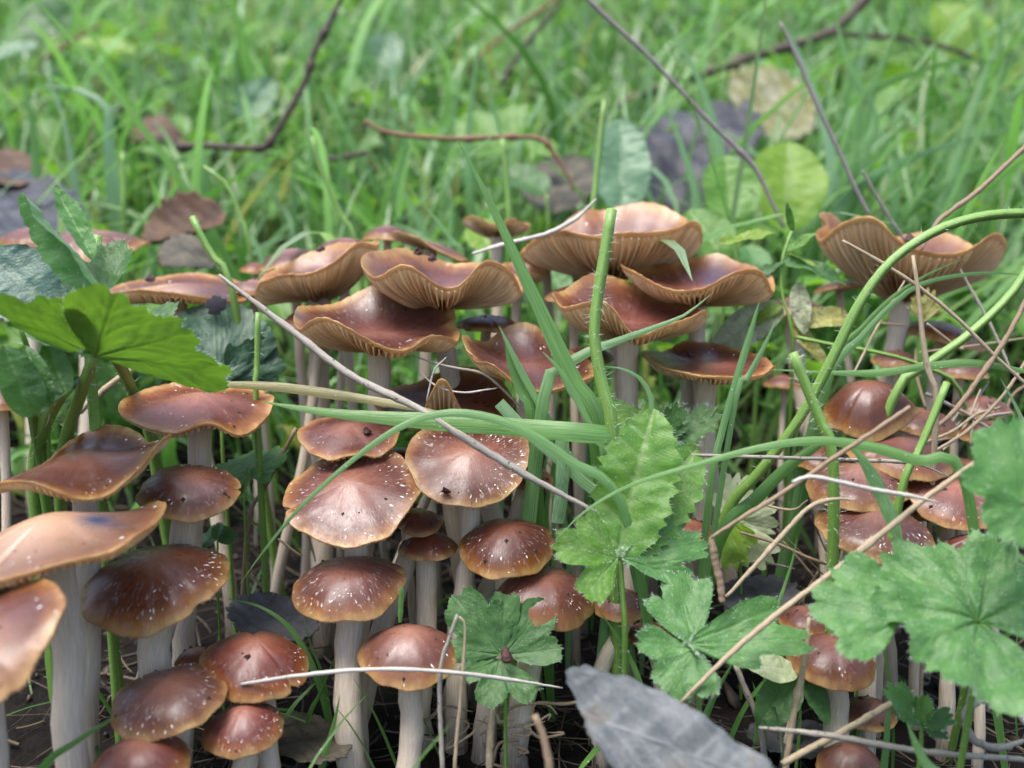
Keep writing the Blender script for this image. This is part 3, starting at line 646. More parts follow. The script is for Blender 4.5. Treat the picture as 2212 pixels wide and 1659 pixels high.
def dead_leaf(label, c, ux, vy, mat, n=30, m=22, ragged=.05, curlu=.1, curlv=.1, wrinkle=.02, outline=None, cat='dead leaf'):
    """a fallen leaf from its middle and two half-axes given as photograph points with depth"""
    c, ux, vy = at(*c), at(*ux), at(*vy); X, Y = ux - c, vy - c; N = nz(np.cross(X, Y)); N = N if N[2] > 0 else -N; sc = np.linalg.norm(X)
    th = np.linspace(0, 2 * np.pi, 4 * n, endpoint=False); s = np.linspace(.01, 1, m)
    r = (1 + .0 * th) if outline is None else np.interp(np.degrees(th), [a for a, _ in outline] + [360 + outline[0][0]], [q for _, q in outline] + [outline[0][1]])
    r = r * (1 + ragged * rng.normal(size=len(th)) * .5 + ragged * np.sin(th * 17) * .5)
    S, TH = np.meshgrid(s, th, indexing='ij'); u = S * r * np.cos(TH); v = S * r * np.sin(TH); k = rng.random(3) * 6
    z = curlu * u * u + curlv * v * v + wrinkle * (np.sin(u * 7 + k[0]) * np.cos(v * 6 + k[1]) + .5 * np.sin(u * 15 + v * 11 + k[2]))
    vein = np.maximum(np.exp(-(v / .02) ** 2), .6 * np.exp(-((((u - .6 * np.abs(v)) * 3.5) % 1 - .5) / .07) ** 2))
    z = z + .022 * vein * np.clip(1.1 - S, 0, 1)
    V = u[..., None] * X + v[..., None] * Y + z[..., None] * N * sc
    lf = np.stack([S, np.clip(vein, 0, 1), 0 * S], -1).reshape(-1, 3)
    V = np.vstack([V.reshape(-1, 3), (V - N * .00035).reshape(-1, 3)]); F = grid_faces(m, 4 * n, True); q = m * 4 * n
    j = np.arange(4 * n); e = (m - 1) * 4 * n; rim = np.stack([e + j, e + (j + 1) % (4 * n), q + e + (j + 1) % (4 * n), q + e + j], 1)
    o = mesh('dead_leaf', V, np.vstack([F, F[:, ::-1] + q, rim]), mat, attrs=dict(lf=np.vstack([lf, lf]))); o.location = tuple(c)
    return tag(o, label, cat)
# ================================================================ the mushrooms, one by one
# --- left group
mushroom('large pinkish mushroom cap with an inky blue bruise beside its raised lobe', 120, 1182, 420, .225, tilt=(0, 0), dome=.32, umbo=.03, front=[(-88,1215),(-40,1245),(0,1259),(37,1266),(100,1256),(150,1242),(212,1214),(262,1200),(300,1196,1.05),(322,1182,1.12),(330,1150,1.06)], back=[(-88,1185),(0,1160),(50,1150),(100,1146),(175,1130),(225,1102),(280,1076,1.05),(332,1086,1.10),(330,1115,1.03)], lean=(170, 1659), sr=74, tone=1., fleck=.25, bruise=[(8, .42, .17, .95), (2, .60, .10, .6), (30, .35, .10, .5)], gills='hi', p=2.4, wob=.015, pale=[(200, .2, .8, .6)])
mushroom('wet wavy mushroom with upswept pointed lobe and torn front edge above the bruised cap', 181, 1024, 354, .248, tilt=(0, 0), dome=.22, umbo=.04, front=[(4,1048,1.03),(22,1056,1.12),(60,1042,1.05),(95,1036),(130,1034),(175,1043),(212,1058),(240,1080),(275,1078),(304,1066,1.05),(335,1020,1.06),(352,982,1.02),(357,950)], back=[(10,1036),(32,1008,1.08),(70,962,1.05),(112,934),(175,912),(225,927),(275,954),(325,940,1.05),(356,936)], lean=(215, 1659), sr=56, tone=.75, fleck=.35, gills='hi', p=2.6, wob=.015, bruise=[(40, .98, .06, .5), (220, 1., .1, .6), (262, 1., .08, .6)])
mushroom('reddish tan mushroom with smooth rolled rim tucked behind the bruised cap', 408, 1059, 216, .262, tilt=(9, 8), dome=.30, umbo=.0,
    ctrl=[(0, 1.0, .12), (90, 1, .1), (180, 1, -.05), (270, 1, -.12), (310, 1, -.06)], lean=(345, 1450), sr=62, tone=.95, fleck=.6)
mushroom('broad glossy domed chestnut mushroom with a wavy rim and white flecks, left group', 340, 1260, 312, .247, tilt=(7, 1), dome=.36, umbo=.04,
    ctrl=[(0, 1, .10), (90, 1, .05), (180, .98, .03), (235, 1, -.08), (262, .93, -.16), (300, 1, -.04), (330, 1, .05)], lean=(352, 1640), sr=78, tone=.75, fleck=1., seed=7)
mushroom('orange edged mushroom curled up at the rim, cut off by the frame', -55, 1404, 400, .190, tilt=(9, -16), dome=.16, umbo=.04,
    ctrl=[(0, .95, .05), (20, .98, .2), (45, 1.0, .25), (180, 1, 0), (270, 1, -.25), (320, .95, -.2)], lean=(-60, 1800), tone=1., fleck=.1, gills='hi', pale=[(300, .7, .5, .4)])
mushroom('reddish rounded mushroom rim peeping out under the bruised cap', -30, 1296, 150, .232, tilt=(0, 0), dome=.45, lean=(-20, 1700), tone=.9, fleck=.7)
mushroom('brown mushroom with a deep fold in its right rim on a pale bare stem', 430, 892, 316, .287, tilt=(0, 0), dome=.24, umbo=.04, front=[(273,864),(300,890),(350,915),(400,930),(440,933),(480,915),(508,906),(540,944),(570,928),(589,885)], back=[(275,855),(310,832),(350,822),(420,838),(480,832),(550,845),(588,870)], lean=(418, 1180), sr=54, tone=.9, fleck=.35, gills='hi', p=3., wob=.015, seed=3)
mushroom('low flecked mushroom with a broad tan crown standing below the domed chestnut one', 366, 1511, 236, .232, tilt=(7, -3), dome=.34, umbo=.05,
    ctrl=[(0, 1, .04), (60, 1, .08), (180, 1, .08), (235, .95, -.1), (270, 1, -.08), (320, 1, -.02)], lean=(385, 1800), sr=74, tone=.95, fleck=1.)
mushroom('reddish mushroom with a pointed tan crown leaning against the low flecked one', 552, 1435, 230, .248, tilt=(7, 6), dome=.42, umbo=.10,
    ctrl=[(0, 1, -.02), (90, 1, 0), (180, 1, .12), (240, 1, .0), (300, 1, -.05)], lean=(590, 1700), sr=52, tone=1., fleck=.6)
mushroom('small conical reddish brown mushroom at the foot of the leaning one', 526, 1573, 172, .236, tilt=(5, 0), dome=.52, umbo=.08, lean=(520, 1800), sr=62, tone=.95, fleck=.8)
mushroom('pale crowned mushroom cut by the lower frame edge', 305, 1650, 204, .222, tilt=(3, 0), dome=.52, umbo=.05, lean=(310, 1900), tone=1., fleck=.4)
mushroom('tiny orange brown mushroom half hidden between two left caps', 424, 1424, 90, .268, tilt=(-3, 0), dome=.5, lean=(424, 1600), tone=1., fleck=0.)
mushroom('dark brown mushroom behind the hairy stems of the lobed leaf plant', 5, 868, 130, .262, tilt=(-1, 0), dome=.45, lean=(20, 1300), tone=.6, fleck=.3)
mushroom('blurred smooth mushroom beyond the upright folded leaf', 205, 536, 226, .42, tilt=(1, 4), dome=.34, umbo=.0, ctrl=[(0, 1, .18), (60, 1, .1), (180, 1, -.1), (270, 1, -.2), (320, 1, .02)], lean=(192, 900), tone=.95, fleck=.5, sr=36)
mushroom('flat mushroom with a pale worn patch and crumbs of soil', 388, 650, 296, .350, tilt=(0, 0), dome=.26, umbo=0, front=[(243,630),(270,640),(298,636),(322,626),(372,621),(423,628),(467,636),(508,650),(534,650)], back=[(246,612),(291,600),(339,590),(389,588),(457,600),(508,615),(534,640)], lean=(428, 900), sr=34, tone=.95, fleck=.4, gills='hi', p=2.6, wob=.01, pale=[(215, .45, .36, .75), (280, .6, .3, .7)], bruise=[(340, .85, .10, .8)])
mushroom('tiny far mushroom tip between grass and the flat patched mushroom', 553, 586, 66, .43, tilt=(-5, 8), dome=.5, lean=(553, 800), tone=1., fleck=.2)
# --- crowded wavy caps in the middle
mushroom('mushroom with a long gilled rim climbing to the right above a slanting straw', 688, 634, 270, .345, tilt=(0, 0), dome=.10, umbo=.0, front=[(556,650),(586,608),(630,592),(701,593),(755,561),(790,516),(820,530)], back=[(560,590),(593,578),(640,546),(708,524),(760,522),(815,518)], lean=(694, 900), sr=52, tone=.95, fleck=.2, gills='hi', p=2.2, wob=.02)
mushroom('strongly rippled mushroom showing tan gills all along its S shaped rim', 955, 646, 342, .322, tilt=(0, 0), dome=.06, umbo=.05, front=[(784,556),(810,588),(833,602),(860,585),(894,561),(925,578),(955,612),(992,622),(1020,605),(1042,558),(1067,558),(1111,590),(1124,640)], back=[(786,548),(823,540),(857,530),(901,551),(975,570),(1040,565),(1080,570),(1122,610)], lean=(985, 800), sr=48, tone=.9, fleck=.15, gills='hi', p=2.0, wob=.015)
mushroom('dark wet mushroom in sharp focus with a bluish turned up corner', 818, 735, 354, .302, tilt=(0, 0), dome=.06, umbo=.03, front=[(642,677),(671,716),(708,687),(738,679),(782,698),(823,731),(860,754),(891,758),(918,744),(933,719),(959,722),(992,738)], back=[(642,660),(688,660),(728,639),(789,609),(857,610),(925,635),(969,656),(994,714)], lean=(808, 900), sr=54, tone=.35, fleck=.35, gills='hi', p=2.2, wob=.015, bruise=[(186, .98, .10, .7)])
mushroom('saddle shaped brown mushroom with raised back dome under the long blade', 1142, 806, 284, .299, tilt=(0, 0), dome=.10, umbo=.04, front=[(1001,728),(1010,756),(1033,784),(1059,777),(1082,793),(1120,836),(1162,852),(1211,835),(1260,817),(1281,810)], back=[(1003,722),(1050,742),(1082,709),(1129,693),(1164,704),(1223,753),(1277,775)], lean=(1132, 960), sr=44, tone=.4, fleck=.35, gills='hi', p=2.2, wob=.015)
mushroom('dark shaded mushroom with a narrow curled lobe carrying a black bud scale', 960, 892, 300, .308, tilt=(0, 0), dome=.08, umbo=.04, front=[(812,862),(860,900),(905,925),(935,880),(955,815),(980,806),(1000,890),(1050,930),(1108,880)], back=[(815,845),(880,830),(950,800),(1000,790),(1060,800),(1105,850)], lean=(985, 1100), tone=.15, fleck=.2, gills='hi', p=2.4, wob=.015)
mushroom('small back mushroom with smooth cleft crown behind the rippled one', 838, 512, 108, .40, tilt=(-2, 0), dome=.42, lean=(840, 760), tone=.95, fleck=.1)
mushroom('back mushroom with an arched gilled rim behind the rippled one', 930, 545, 170, .372, tilt=(-5, 6), dome=.22, ctrl=[(0, 1, -.1), (90, 1, .2), (180, 1, .35), (215, 1, .5), (250, .95, .38), (285, 1., .08), (320, 1, -.12)], lean=(935, 800), tone=.9, fleck=.1, gills='hi', p=1.9)
mushroom('ragged far mushroom with frilled tan gills behind the long grass blade', 1072, 514, 150, .41, tilt=(-9, 0), dome=.16, ctrl=[(0, 1, .35), (30, 1, .5), (90, 1, .4), (140, 1, .5), (180, 1, .45), (225, .95, .6), (262, .9, .3), (300, 1, .5), (330, 1, .25)], lean=(1075, 800), tone=.8, fleck=.0, gills='hi', p=1.7)
mushroom('smooth brown mushroom crown behind the climbing gilled rim', 745, 547, 120, .385, tilt=(-2, 0), dome=.42, lean=(745, 800), tone=.9, fleck=.1)
mushroom('largest mushroom of the back row, gills fanned out below its wavy rim', 1322, 574, 382, .368, tilt=(0, 0), dome=.04, umbo=.04, front=[(1131,548),(1150,515),(1185,494),(1226,497),(1255,510),(1290,503),(1375,498),(1420,490),(1470,471),(1500,485),(1512,530)], back=[(1135,540),(1170,525),(1209,490),(1274,447),(1314,454),(1375,437),(1409,432),(1460,450),(1504,488)], lean=(1345, 800), sr=46, tone=.9, fleck=.2, gills='hi', p=2.0, wob=.015, seed=5)
mushroom('mushroom with a dusky blotched crown and a long low gilled rim', 1505, 638, 328, .333, tilt=(0, 0), dome=.06, umbo=.03, front=[(1343,576),(1365,592),(1392,610),(1443,626),(1484,622),(1528,594),(1565,579),(1606,579),(1633,613),(1648,640),(1667,606)], back=[(1342,570),(1416,579),(1460,566),(1545,552),(1585,543),(1609,562),(1668,592)], lean=(1522, 820), sr=38, tone=.6, fleck=.2, gills='hi', p=2.2, wob=.015, bruise=[(60, .6, .35, .55)], seed=9)
mushroom('brown mushroom whose cap dips in front, crossed by the hairy stalk', 1357, 712, 330, .312, tilt=(0, 0), dome=.06, umbo=.03, front=[(1193,634),(1206,664),(1240,658),(1274,645),(1304,655),(1321,681),(1335,716),(1350,728),(1375,721),(1409,702),(1460,686),(1501,665),(1520,684)], back=[(1193,630),(1226,628),(1253,603),(1291,589),(1341,598),(1443,640),(1487,656),(1518,668)], lean=(1352, 900), sr=52, tone=.45, fleck=.25, gills='hi', p=2.1, wob=.015)
mushroom('flat topped brown mushroom with crisp pale rim on a long slender stem', 1528, 790, 284, .312, tilt=(0, 0), dome=.0, umbo=.03, front=[(1388,764),(1402,787),(1443,804),(1487,811),(1545,813),(1592,810),(1626,802),(1656,782),(1668,798)], back=[(1389,758),(1460,759),(1494,736),(1528,733),(1612,752),(1665,774)], lean=(1512, 1140), sr=48, tone=.6, fleck=.2, gills='hi', p=2.2, wob=.015, seed=21)
mushroom('slim stemmed mushroom hidden behind the flat topped one', 1490, 764, 120, .34, tilt=(-5, 0), dome=.3, lean=(1482, 1000), sr=36, tone=.5, fleck=.1)
# --- front middle
mushroom('small wavy mushroom just under the dry yellow blade', 758, 938, 218, .288, tilt=(9, 0), dome=.16, umbo=.05,
    ctrl=[(0, 1., .06), (40, .95, .05), (90, 1, .12), (150, .95, .1), (180, 1., .12), (220, 1, -.1), (255, .95, -.08), (285, .9, .05), (310, 1, -.18), (335, 1, -.05)], lean=(755, 1130), tone=.9, fleck=.6, p=2.4)
mushroom('wide tan brown mushroom with a central boss and ring of white flecks, scalloped rim', 1012, 994, 268, .279, tilt=(19, 2), dome=.10, umbo=.09,
    ctrl=[(0, 1., .10), (35, 1.0, .22), (60, .94, .06), (90, .96, .08), (120, .94, .06), (145, 1., .22), (180, 1., .12), (215, .98, -.08), (250, .98, -.14), (275, 1, -.18), (310, .98, -.12), (335, .98, -.04)], lean=(1000, 1230), sr=50, tone=.85, fleck=1.3, p=2.4)
mushroom('largest front mushroom, broad and flecked with a tan boss, its rim turned to the viewer', 760, 1065, 302, .271, tilt=(21, -3), dome=.14, umbo=.08,
    ctrl=[(0, 1., .05), (35, .96, .1), (90, 1., .08), (130, .95, .0), (180, 1., .0), (225, .98, -.06), (270, .98, -.12), (310, 1., -.04), (325, .92, .0), (340, 1.02, .06)], lean=(768, 1300), sr=58, tone=.9, fleck=1.2, p=2.4)
mushroom('round bun shaped mushroom with a torn right rim, under the largest front one', 755, 1268, 244, .264, tilt=(5, 0), dome=.42, umbo=.02, inc=.14,
    ctrl=[(0, .96, .06), (20, 1, .10), (90, 1, .02), (180, 1, -.02), (270, 1, -.04), (320, .98, -.06), (345, .9, .0)], lean=(772, 1640), sr=68, tone=.6, fleck=1.2)
mushroom('small mushroom with a yellow rim squeezed beside the largest front one', 902, 1125, 112, .284, tilt=(5, 10), dome=.3, ctrl=[(0, 1, .1), (90, 1, .1), (180, 1, 0), (270, 1, -.1)], lean=(838, 1350), sr=54, tone=.5, fleck=.2)
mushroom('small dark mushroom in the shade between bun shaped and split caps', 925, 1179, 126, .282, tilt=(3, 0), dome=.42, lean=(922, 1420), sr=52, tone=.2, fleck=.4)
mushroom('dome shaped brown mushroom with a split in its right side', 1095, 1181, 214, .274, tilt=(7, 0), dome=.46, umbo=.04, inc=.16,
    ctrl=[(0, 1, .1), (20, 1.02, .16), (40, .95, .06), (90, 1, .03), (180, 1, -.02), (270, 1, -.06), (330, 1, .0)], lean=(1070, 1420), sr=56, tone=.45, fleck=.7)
mushroom('smooth domed mushroom partly hidden by the shiny trifoliate leaf', 1176, 1286, 220, .270, tilt=(5, 4), dome=.44, umbo=.02, inc=.15, lean=(1130, 1560), sr=62, tone=.6, fleck=.7)
mushroom('bell shaped mushroom on a straight stem beside two upright straws', 885, 1413, 216, .254, tilt=(5, 2), dome=.48, umbo=.06, inc=.15,
    ctrl=[(0, 1, .05), (90, 1, .02), (180, 1, .04), (270, 1, -.06), (320, 1, -.03)], lean=(878, 1659), sr=58, tone=.9, fleck=.35)
mushroom('small purple brown mushroom under the bright lobed leaf', 1342, 1307, 122, .272, tilt=(3, 0), dome=.5, lean=(1325, 1460), sr=42, tone=.6, fleck=.5)
mushroom('tiny dark mushroom hiding under the grey green three part leaf', 1400, 1371, 100, .281, tilt=(1, 0), dome=.45, lean=(1400, 1500), tone=.3, fleck=.7)
mushroom('brown mushroom glimpsed behind the upright bright leaf', 1492, 1146, 110, .30, tilt=(3, 0), dome=.35, lean=(1492, 1300), tone=.6, fleck=.2)
mushroom('brown mushroom rim showing under the scalloped one', 1140, 1030, 110, .292, tilt=(7, 10), dome=.15, ctrl=[(0, 1, .12), (90, 1, .1), (180, 1, 0), (270, 1, -.1)], lean=(1070, 1250), sr=44, tone=.7, fleck=.2)
mushroom('dim brown mushroom wedged behind the wavy small one', 865, 989, 120, .305, tilt=(0, 0), dome=.3, lean=(870, 1200), tone=.3, fleck=.1)
# --- right group
mushroom('funnel shaped mushroom with two great upswept gilled lobes and dark seed', 1950, 606, 380, .368, tilt=(0, 0), dome=-.02, umbo=0, front=[(1762,520),(1775,482),(1800,462),(1836,466),(1858,515),(1890,538),(1940,548),(1985,546),(2010,530),(2035,508),(2075,503),(2120,526),(2138,570)], back=[(1765,505),(1790,458),(1845,460),(1900,505),(1960,525),(2030,500),(2090,498),(2137,545)], lean=(1915, 800), sr=46, tone=.8, fleck=.1, gills='hi', p=1.8, wob=.015)
mushroom('small tan mushroom rim poking out under the funnel shaped one', 1812, 621, 100, .395, tilt=(-11, -6), dome=.25, lean=(1815, 800), tone=.9, fleck=.0, gills='hi')
mushroom('reddish mushroom half behind the straw thicket under the funnel shaped one', 2040, 726, 176, .37, tilt=(1, 14), dome=.3, lean=(2020, 950), tone=.8, fleck=.2)
mushroom('dim mushroom below the yellow stem on the right', 1935, 777, 104, .355, tilt=(1, 0), dome=.35, lean=(1935, 950), tone=.5, fleck=.3)
mushroom('bell shaped brown mushroom with right rim lifted over a straw', 1876, 887, 196, .306, tilt=(11, -6), dome=.62, umbo=.04, ctrl=[(0, .98, .0), (90, 1, 0), (180, 1, -.05), (250, 1, -.2), (300, .95, -.02), (335, 1.0, .12)], lean=(1890, 1080), tone=.65, fleck=.15, gills='hi', seed=2)
mushroom('flat brown mushroom under the arching blade at the right', 1940, 974, 228, .297, tilt=(9, 3), dome=.24, umbo=.04, lean=(1920, 1180), tone=.7, fleck=.3)
mushroom('flecked mushroom with a pointed crown under the white straw', 1850, 1047, 214, .286, tilt=(7, -2), dome=.30, umbo=.12, lean=(1850, 1250), tone=.75, fleck=.7)
mushroom('broad flecked mushroom with a frayed rim beside the long diagonal straw', 2060, 1073, 212, .285, tilt=(15, 4), dome=.22, umbo=.06, ctrl=[(0, 1, .04), (90, 1, .06), (180, 1, .03), (225, .96, -.12), (270, 1, -.1), (310, .98, -.12)], lean=(2050, 1300), tone=.8, fleck=1.3)
mushroom('shiny flecked mushroom at the foot of the broken green blade', 1888, 1140, 246, .274, tilt=(10, 2), dome=.26, umbo=.08, lean=(1880, 1350), tone=.8, fleck=1.3)
mushroom('smooth mushroom crown above the big hairy leaf', 2112, 1191, 150, .272, tilt=(1, 0), dome=.4, lean=(2110, 1400), tone=.85, fleck=.2)
mushroom('dark purple mushroom behind the blurred right leaf', 2140, 938, 130, .31, tilt=(-1, 0), dome=.4, lean=(2140, 1150), tone=.3, fleck=.2)
mushroom('round reddish mushroom below the big hairy leaf', 1797, 1423, 186, .259, tilt=(5, 2), dome=.46, umbo=.03, inc=.15, lean=(1790, 1640), sr=60, tone=.6, fleck=.3)
mushroom('brown mushroom crown behind the pointed grey green leaflet', 1740, 1339, 120, .276, tilt=(1, 0), dome=.42, lean=(1700, 1600), tone=.55, fleck=.2)
mushroom('small dark mushroom under straws near the sprouting seedling', 1874, 1541, 118, .262, tilt=(1, 0), dome=.5, lean=(1880, 1700), tone=.3, fleck=.2)
mushroom('dark mushroom at the soil beside the grey dead leaf', 1835, 1649, 140, .252, tilt=(1, 0), dome=.55, lean=(1835, 1800), tone=.3, fleck=.3)
mushroom('far pinkish mushroom behind the yellowing leafy stem', 1715, 668, 130, .42, tilt=(-1, 0), dome=.35, lean=(1738, 850), sr=38, tone=.9, fleck=.2)
mushroom('far pale mushroom low behind the flat topped one', 1692, 828, 80, .40, tilt=(-1, 0), dome=.4, lean=(1690, 950), tone=.95, fleck=.2)
mushroom('small pink brown mushroom lobe with white scar beside the slanting straw tip', 548, 622, 88, .357, tilt=(6, 4), dome=.35, lean=(560, 850), tone=.95, fleck=.8)

mushroom('smooth domed mushroom crown at the back left of the crowded cluster', 632, 566, 150, .374, tilt=(4, -4), dome=.34, ctrl=[(0, 1, .1), (90, 1, .1), (180, 1, -.1), (270, 1, .0)], lean=(640, 800), tone=.95, fleck=.1)
mushroom('pinkish mushroom crown rising behind the climbing rim and the crumbs', 748, 544, 146, .376, tilt=(4, 3), dome=.36, ctrl=[(0, 1, .12), (90, 1, .1), (180, 1, -.06), (270, 1, .0)], lean=(750, 800), tone=1., fleck=.1)
mushroom('low gilled mushroom lobe under the left end of the largest back cap', 1180, 578, 128, .388, tilt=(-6, -4), dome=.10, front=[(1117,560),(1135,540),(1165,528),(1200,530),(1235,545)], back=[(1120,555),(1150,530),(1190,520),(1235,540)], lean=(1190, 800), tone=.6, fleck=.1, gills='hi', p=2.)
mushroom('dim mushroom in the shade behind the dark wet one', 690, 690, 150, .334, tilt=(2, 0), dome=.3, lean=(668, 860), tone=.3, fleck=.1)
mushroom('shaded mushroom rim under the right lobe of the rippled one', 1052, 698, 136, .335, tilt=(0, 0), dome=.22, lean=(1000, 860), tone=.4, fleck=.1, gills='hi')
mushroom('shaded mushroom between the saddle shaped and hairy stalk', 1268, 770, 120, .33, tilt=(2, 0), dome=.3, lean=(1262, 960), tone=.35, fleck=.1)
mushroom('brown mushroom nearly covered by the dipping cap', 1240, 640, 130, .35, tilt=(2, 0), dome=.3, lean=(1245, 860), tone=.4, fleck=.1)
mushroom('reddish mushroom crown in the thicket beyond the bell shaped right one', 2075, 800, 110, .34, tilt=(4, 0), dome=.4, lean=(2075, 960), tone=.6, fleck=.2)

mushroom('small mushroom cap wedged between the rippled one and the long blade', 1118, 612, 128, .372, tilt=(2, 0), dome=.22, front=[(1056,590),(1080,602),(1110,596),(1140,584),(1180,598)], back=[(1060,584),(1090,568),(1130,562),(1178,590)], lean=(1120, 800), tone=.7, fleck=.1, gills='hi')
mushroom('brown mushroom stacked behind the bell shaped right one', 1990, 912, 150, .325, tilt=(6, 2), dome=.34, lean=(1990, 1100), tone=.55, fleck=.3)
mushroom('shaded mushroom left of the pointed flecked one', 1772, 990, 120, .315, tilt=(6, -4), dome=.36, lean=(1775, 1200), tone=.4, fleck=.3)
mushroom('brown mushroom peeping between the stacked flecked caps', 2092, 1024, 150, .302, tilt=(8, 4), dome=.34, lean=(2090, 1200), tone=.6, fleck=.6)
mushroom('dark mushroom filling the gap behind the shiny flecked one', 1990, 1085, 140, .300, tilt=(8, 0), dome=.34, lean=(1985, 1250), tone=.4, fleck=.6)
mushroom('reddish mushroom in deep shade by the bare cut stalk', 2120, 880, 120, .335, tilt=(4, 0), dome=.36, lean=(2120, 1050), tone=.5, fleck=.2)
mushroom('smooth pinkish mushroom at the far left behind the dull blue green leaf', 70, 520, 150, .44, tilt=(4, 0), dome=.34, lean=(75, 760), tone=1., fleck=.2)
# ================================================================ leafy plants
TRI = ((0, 1., 26), (-52, .82, 24), (52, .82, 24))
def plant(label, rootpt, cat='plant', name='leafy_plant', group=None):
    p = at(*rootpt); p = np.array([p[0], p[1], float(gz(p[0], p[1])) - .002]); return thing(name, label, cat, p, group)
# --- left: the plant whose leaf is seen from below
P = plant('hairy plant with a leaf lit through from above, on thick stems', (110, 1200, .25), cat='plant')
for pts, w in (([(205, 765, .240), (175, 850, .252), (140, 960, .275), (130, 1080, .285)], 32), ([(140, 840, .245), (110, 880, .255), (85, 960, .278), (80, 1080, .288)], 44), ([(40, 700, .24), (75, 800, .25), (95, 900, .272)], 16), ([(62, 850, .25), (80, 960, .276), (95, 1060, .285)], 26)):
    stalk('', pts, w, .240, root='end', hairs=120, hl=.002, parent=P)
lobed_leaf(P, (205, 768, .236), (250, 628, .212), lobes=((0, .95, 26), (38, .98, 20), (70, 1.10, 17)), normal=(0, .72, .66), span=94, teeth=15, td=.06, wide=1.0, cup=-.04, droop=-.05, mat='under', hairs=260, hl=.0016, ruffle=.015, label='pale leaf underside glowing lime green')
lobed_leaf(P, (200, 768, .236), (90, 640, .218), lobes=((0, 1., 26), (-32, 1.2, 20)), normal=(0, .66, .72), span=70, teeth=8, td=.05, mat='under', hairs=90, droop=.0)
lobed_leaf(P, (205, 762, .238), (150, 628, .262), lobes=((0, 1., 34), (-50, .8, 24)), normal=(.1, -.3, .95), span=80, teeth=9, td=.06, mat='mid', hairs=60, droop=.2)
oval_leaf(P, (225, 640, .238), (78, 412, .240), width=.16, normal=(-.75, -.55, .3), mat='hairy', fold=.95, droop=-.10, tooth=.10, label='narrow upright leaf folded along its midrib')
oval_leaf(P, (200, 560, .2385), (118, 405, .246), width=.12, normal=(.5, -.7, .2), mat='hairy', fold=.7, droop=-.05, tooth=.12)
lobed_leaf(P, (220, 640, .240), (140, 540, .246), lobes=((0, .8, 34), (-40, .95, 26)), normal=(.35, -.85, .35), span=80, teeth=8, mat='mid', hairs=60)
oval_leaf(P, (128, 690, .252), (-30, 530, .250), width=.42, normal=(.1, -.75, .65), mat='darkwet', fold=.2, droop=.12, tooth=.06, label='dull blue green leaf with a dark vein net')
oval_leaf(P, (70, 900, .236), (10, 745, .232), width=.26, normal=(.5, -.7, .3), mat='mid', fold=.5, droop=.1)
oval_leaf(P, (105, 880, .238), (55, 740, .238), width=.16, normal=(.5, -.7, .2), mat='mid', fold=.6)
oval_leaf(P, (145, 850, .243), (95, 735, .246), width=.22, normal=(.3, -.8, .3), mat='mid', fold=.4)
oval_leaf(P, (80, 890, .240), (165, 800, .248), width=.26, normal=(-.2, -.7, .5), mat='mid', fold=.3)
P = plant('dark green lobed leaf with a round black spot', (480, 1050, .33), name='leafy_plant')
stalk('', [(475, 828), (480, 900), (480, 960)], 10, .325, parent=P, hairs=0)
lobed_leaf(P, (472, 830, .322), (470, 640, .330), lobes=((0, 1., 34), (-40, .86, 18), (48, .6, 20)), normal='cam', span=85, teeth=9, td=.06, mat='dark', hairs=0)
lobed_leaf(P, (500, 828, .325), (602, 750, .330), lobes=((0, 1., 36), (45, .7, 20), (-45, .7, 20)), normal='cam', span=85, teeth=9, td=.09, mat='dark', hairs=0)
lobed_leaf(P, (472, 830, .323), (388, 775, .326), lobes=((0, 1., 40), (40, .7, 20)), normal='cam', span=80, teeth=8, td=.08, mat='dark', hairs=0)
# black mould spot on that leaf
m = NT('black_mould'); M_BLACK = m.surf(m.n('BsdfPrincipled', {'Base Color': (.012, .010, .016, 1), 'Roughness': .8}).outputs[0])
c_ = at(465, 660, .3275); th = np.linspace(0, 6.283, 24, endpoint=False); V = [c_ + .0012 * nz(CAM - c_)]
rr = .0036 * (1 + .16 * rng.normal(size=24)); V += [c_ + r * (math.cos(t) * RIGHT + math.sin(t) * UP) + .0002 * nz(CAM - c_) for t, r in zip(th, rr)]
mesh('mould_spot', V, [[0, i + 1, (i + 1) % 24 + 1] for i in range(24)], M_BLACK, P, origin=np.array(P.location))
P = plant('tiny pale green scalloped leaf beside the straw tangle, left of centre', (530, 1120, .30))
stalk('', [(540, 1012), (530, 1060), (528, 1090)], 7, .30, parent=P, hairs=0)
lobed_leaf(P, (538, 1020, .30), (535, 968, .312), lobes=((0, 1., 40), (-70, 1., 36), (70, 1.0, 36), (-130, .7, 25), (130, .7, 25)), normal=(0, -.75, .65), span=160, teeth=17, td=.08, mat='hairy', hairs=0)
P = plant('two tiny round green leaflets behind the reddish tan mushroom', (470, 1220, .29))
stalk('', [(470, 1165), (470, 1200), (468, 1230)], 6, .292, parent=P, hairs=0)
lobed_leaf(P, (468, 1168, .292), (505, 1140, .297), lobes=((0, 1., 60),), normal=(0, -.7, .7), span=90, teeth=7, td=.07, mat='mid', hairs=0)
lobed_leaf(P, (468, 1168, .292), (440, 1145, .297), lobes=((0, 1., 60),), normal=(0, -.7, .7), span=90, teeth=7, td=.07, mat='mid', hairs=0)
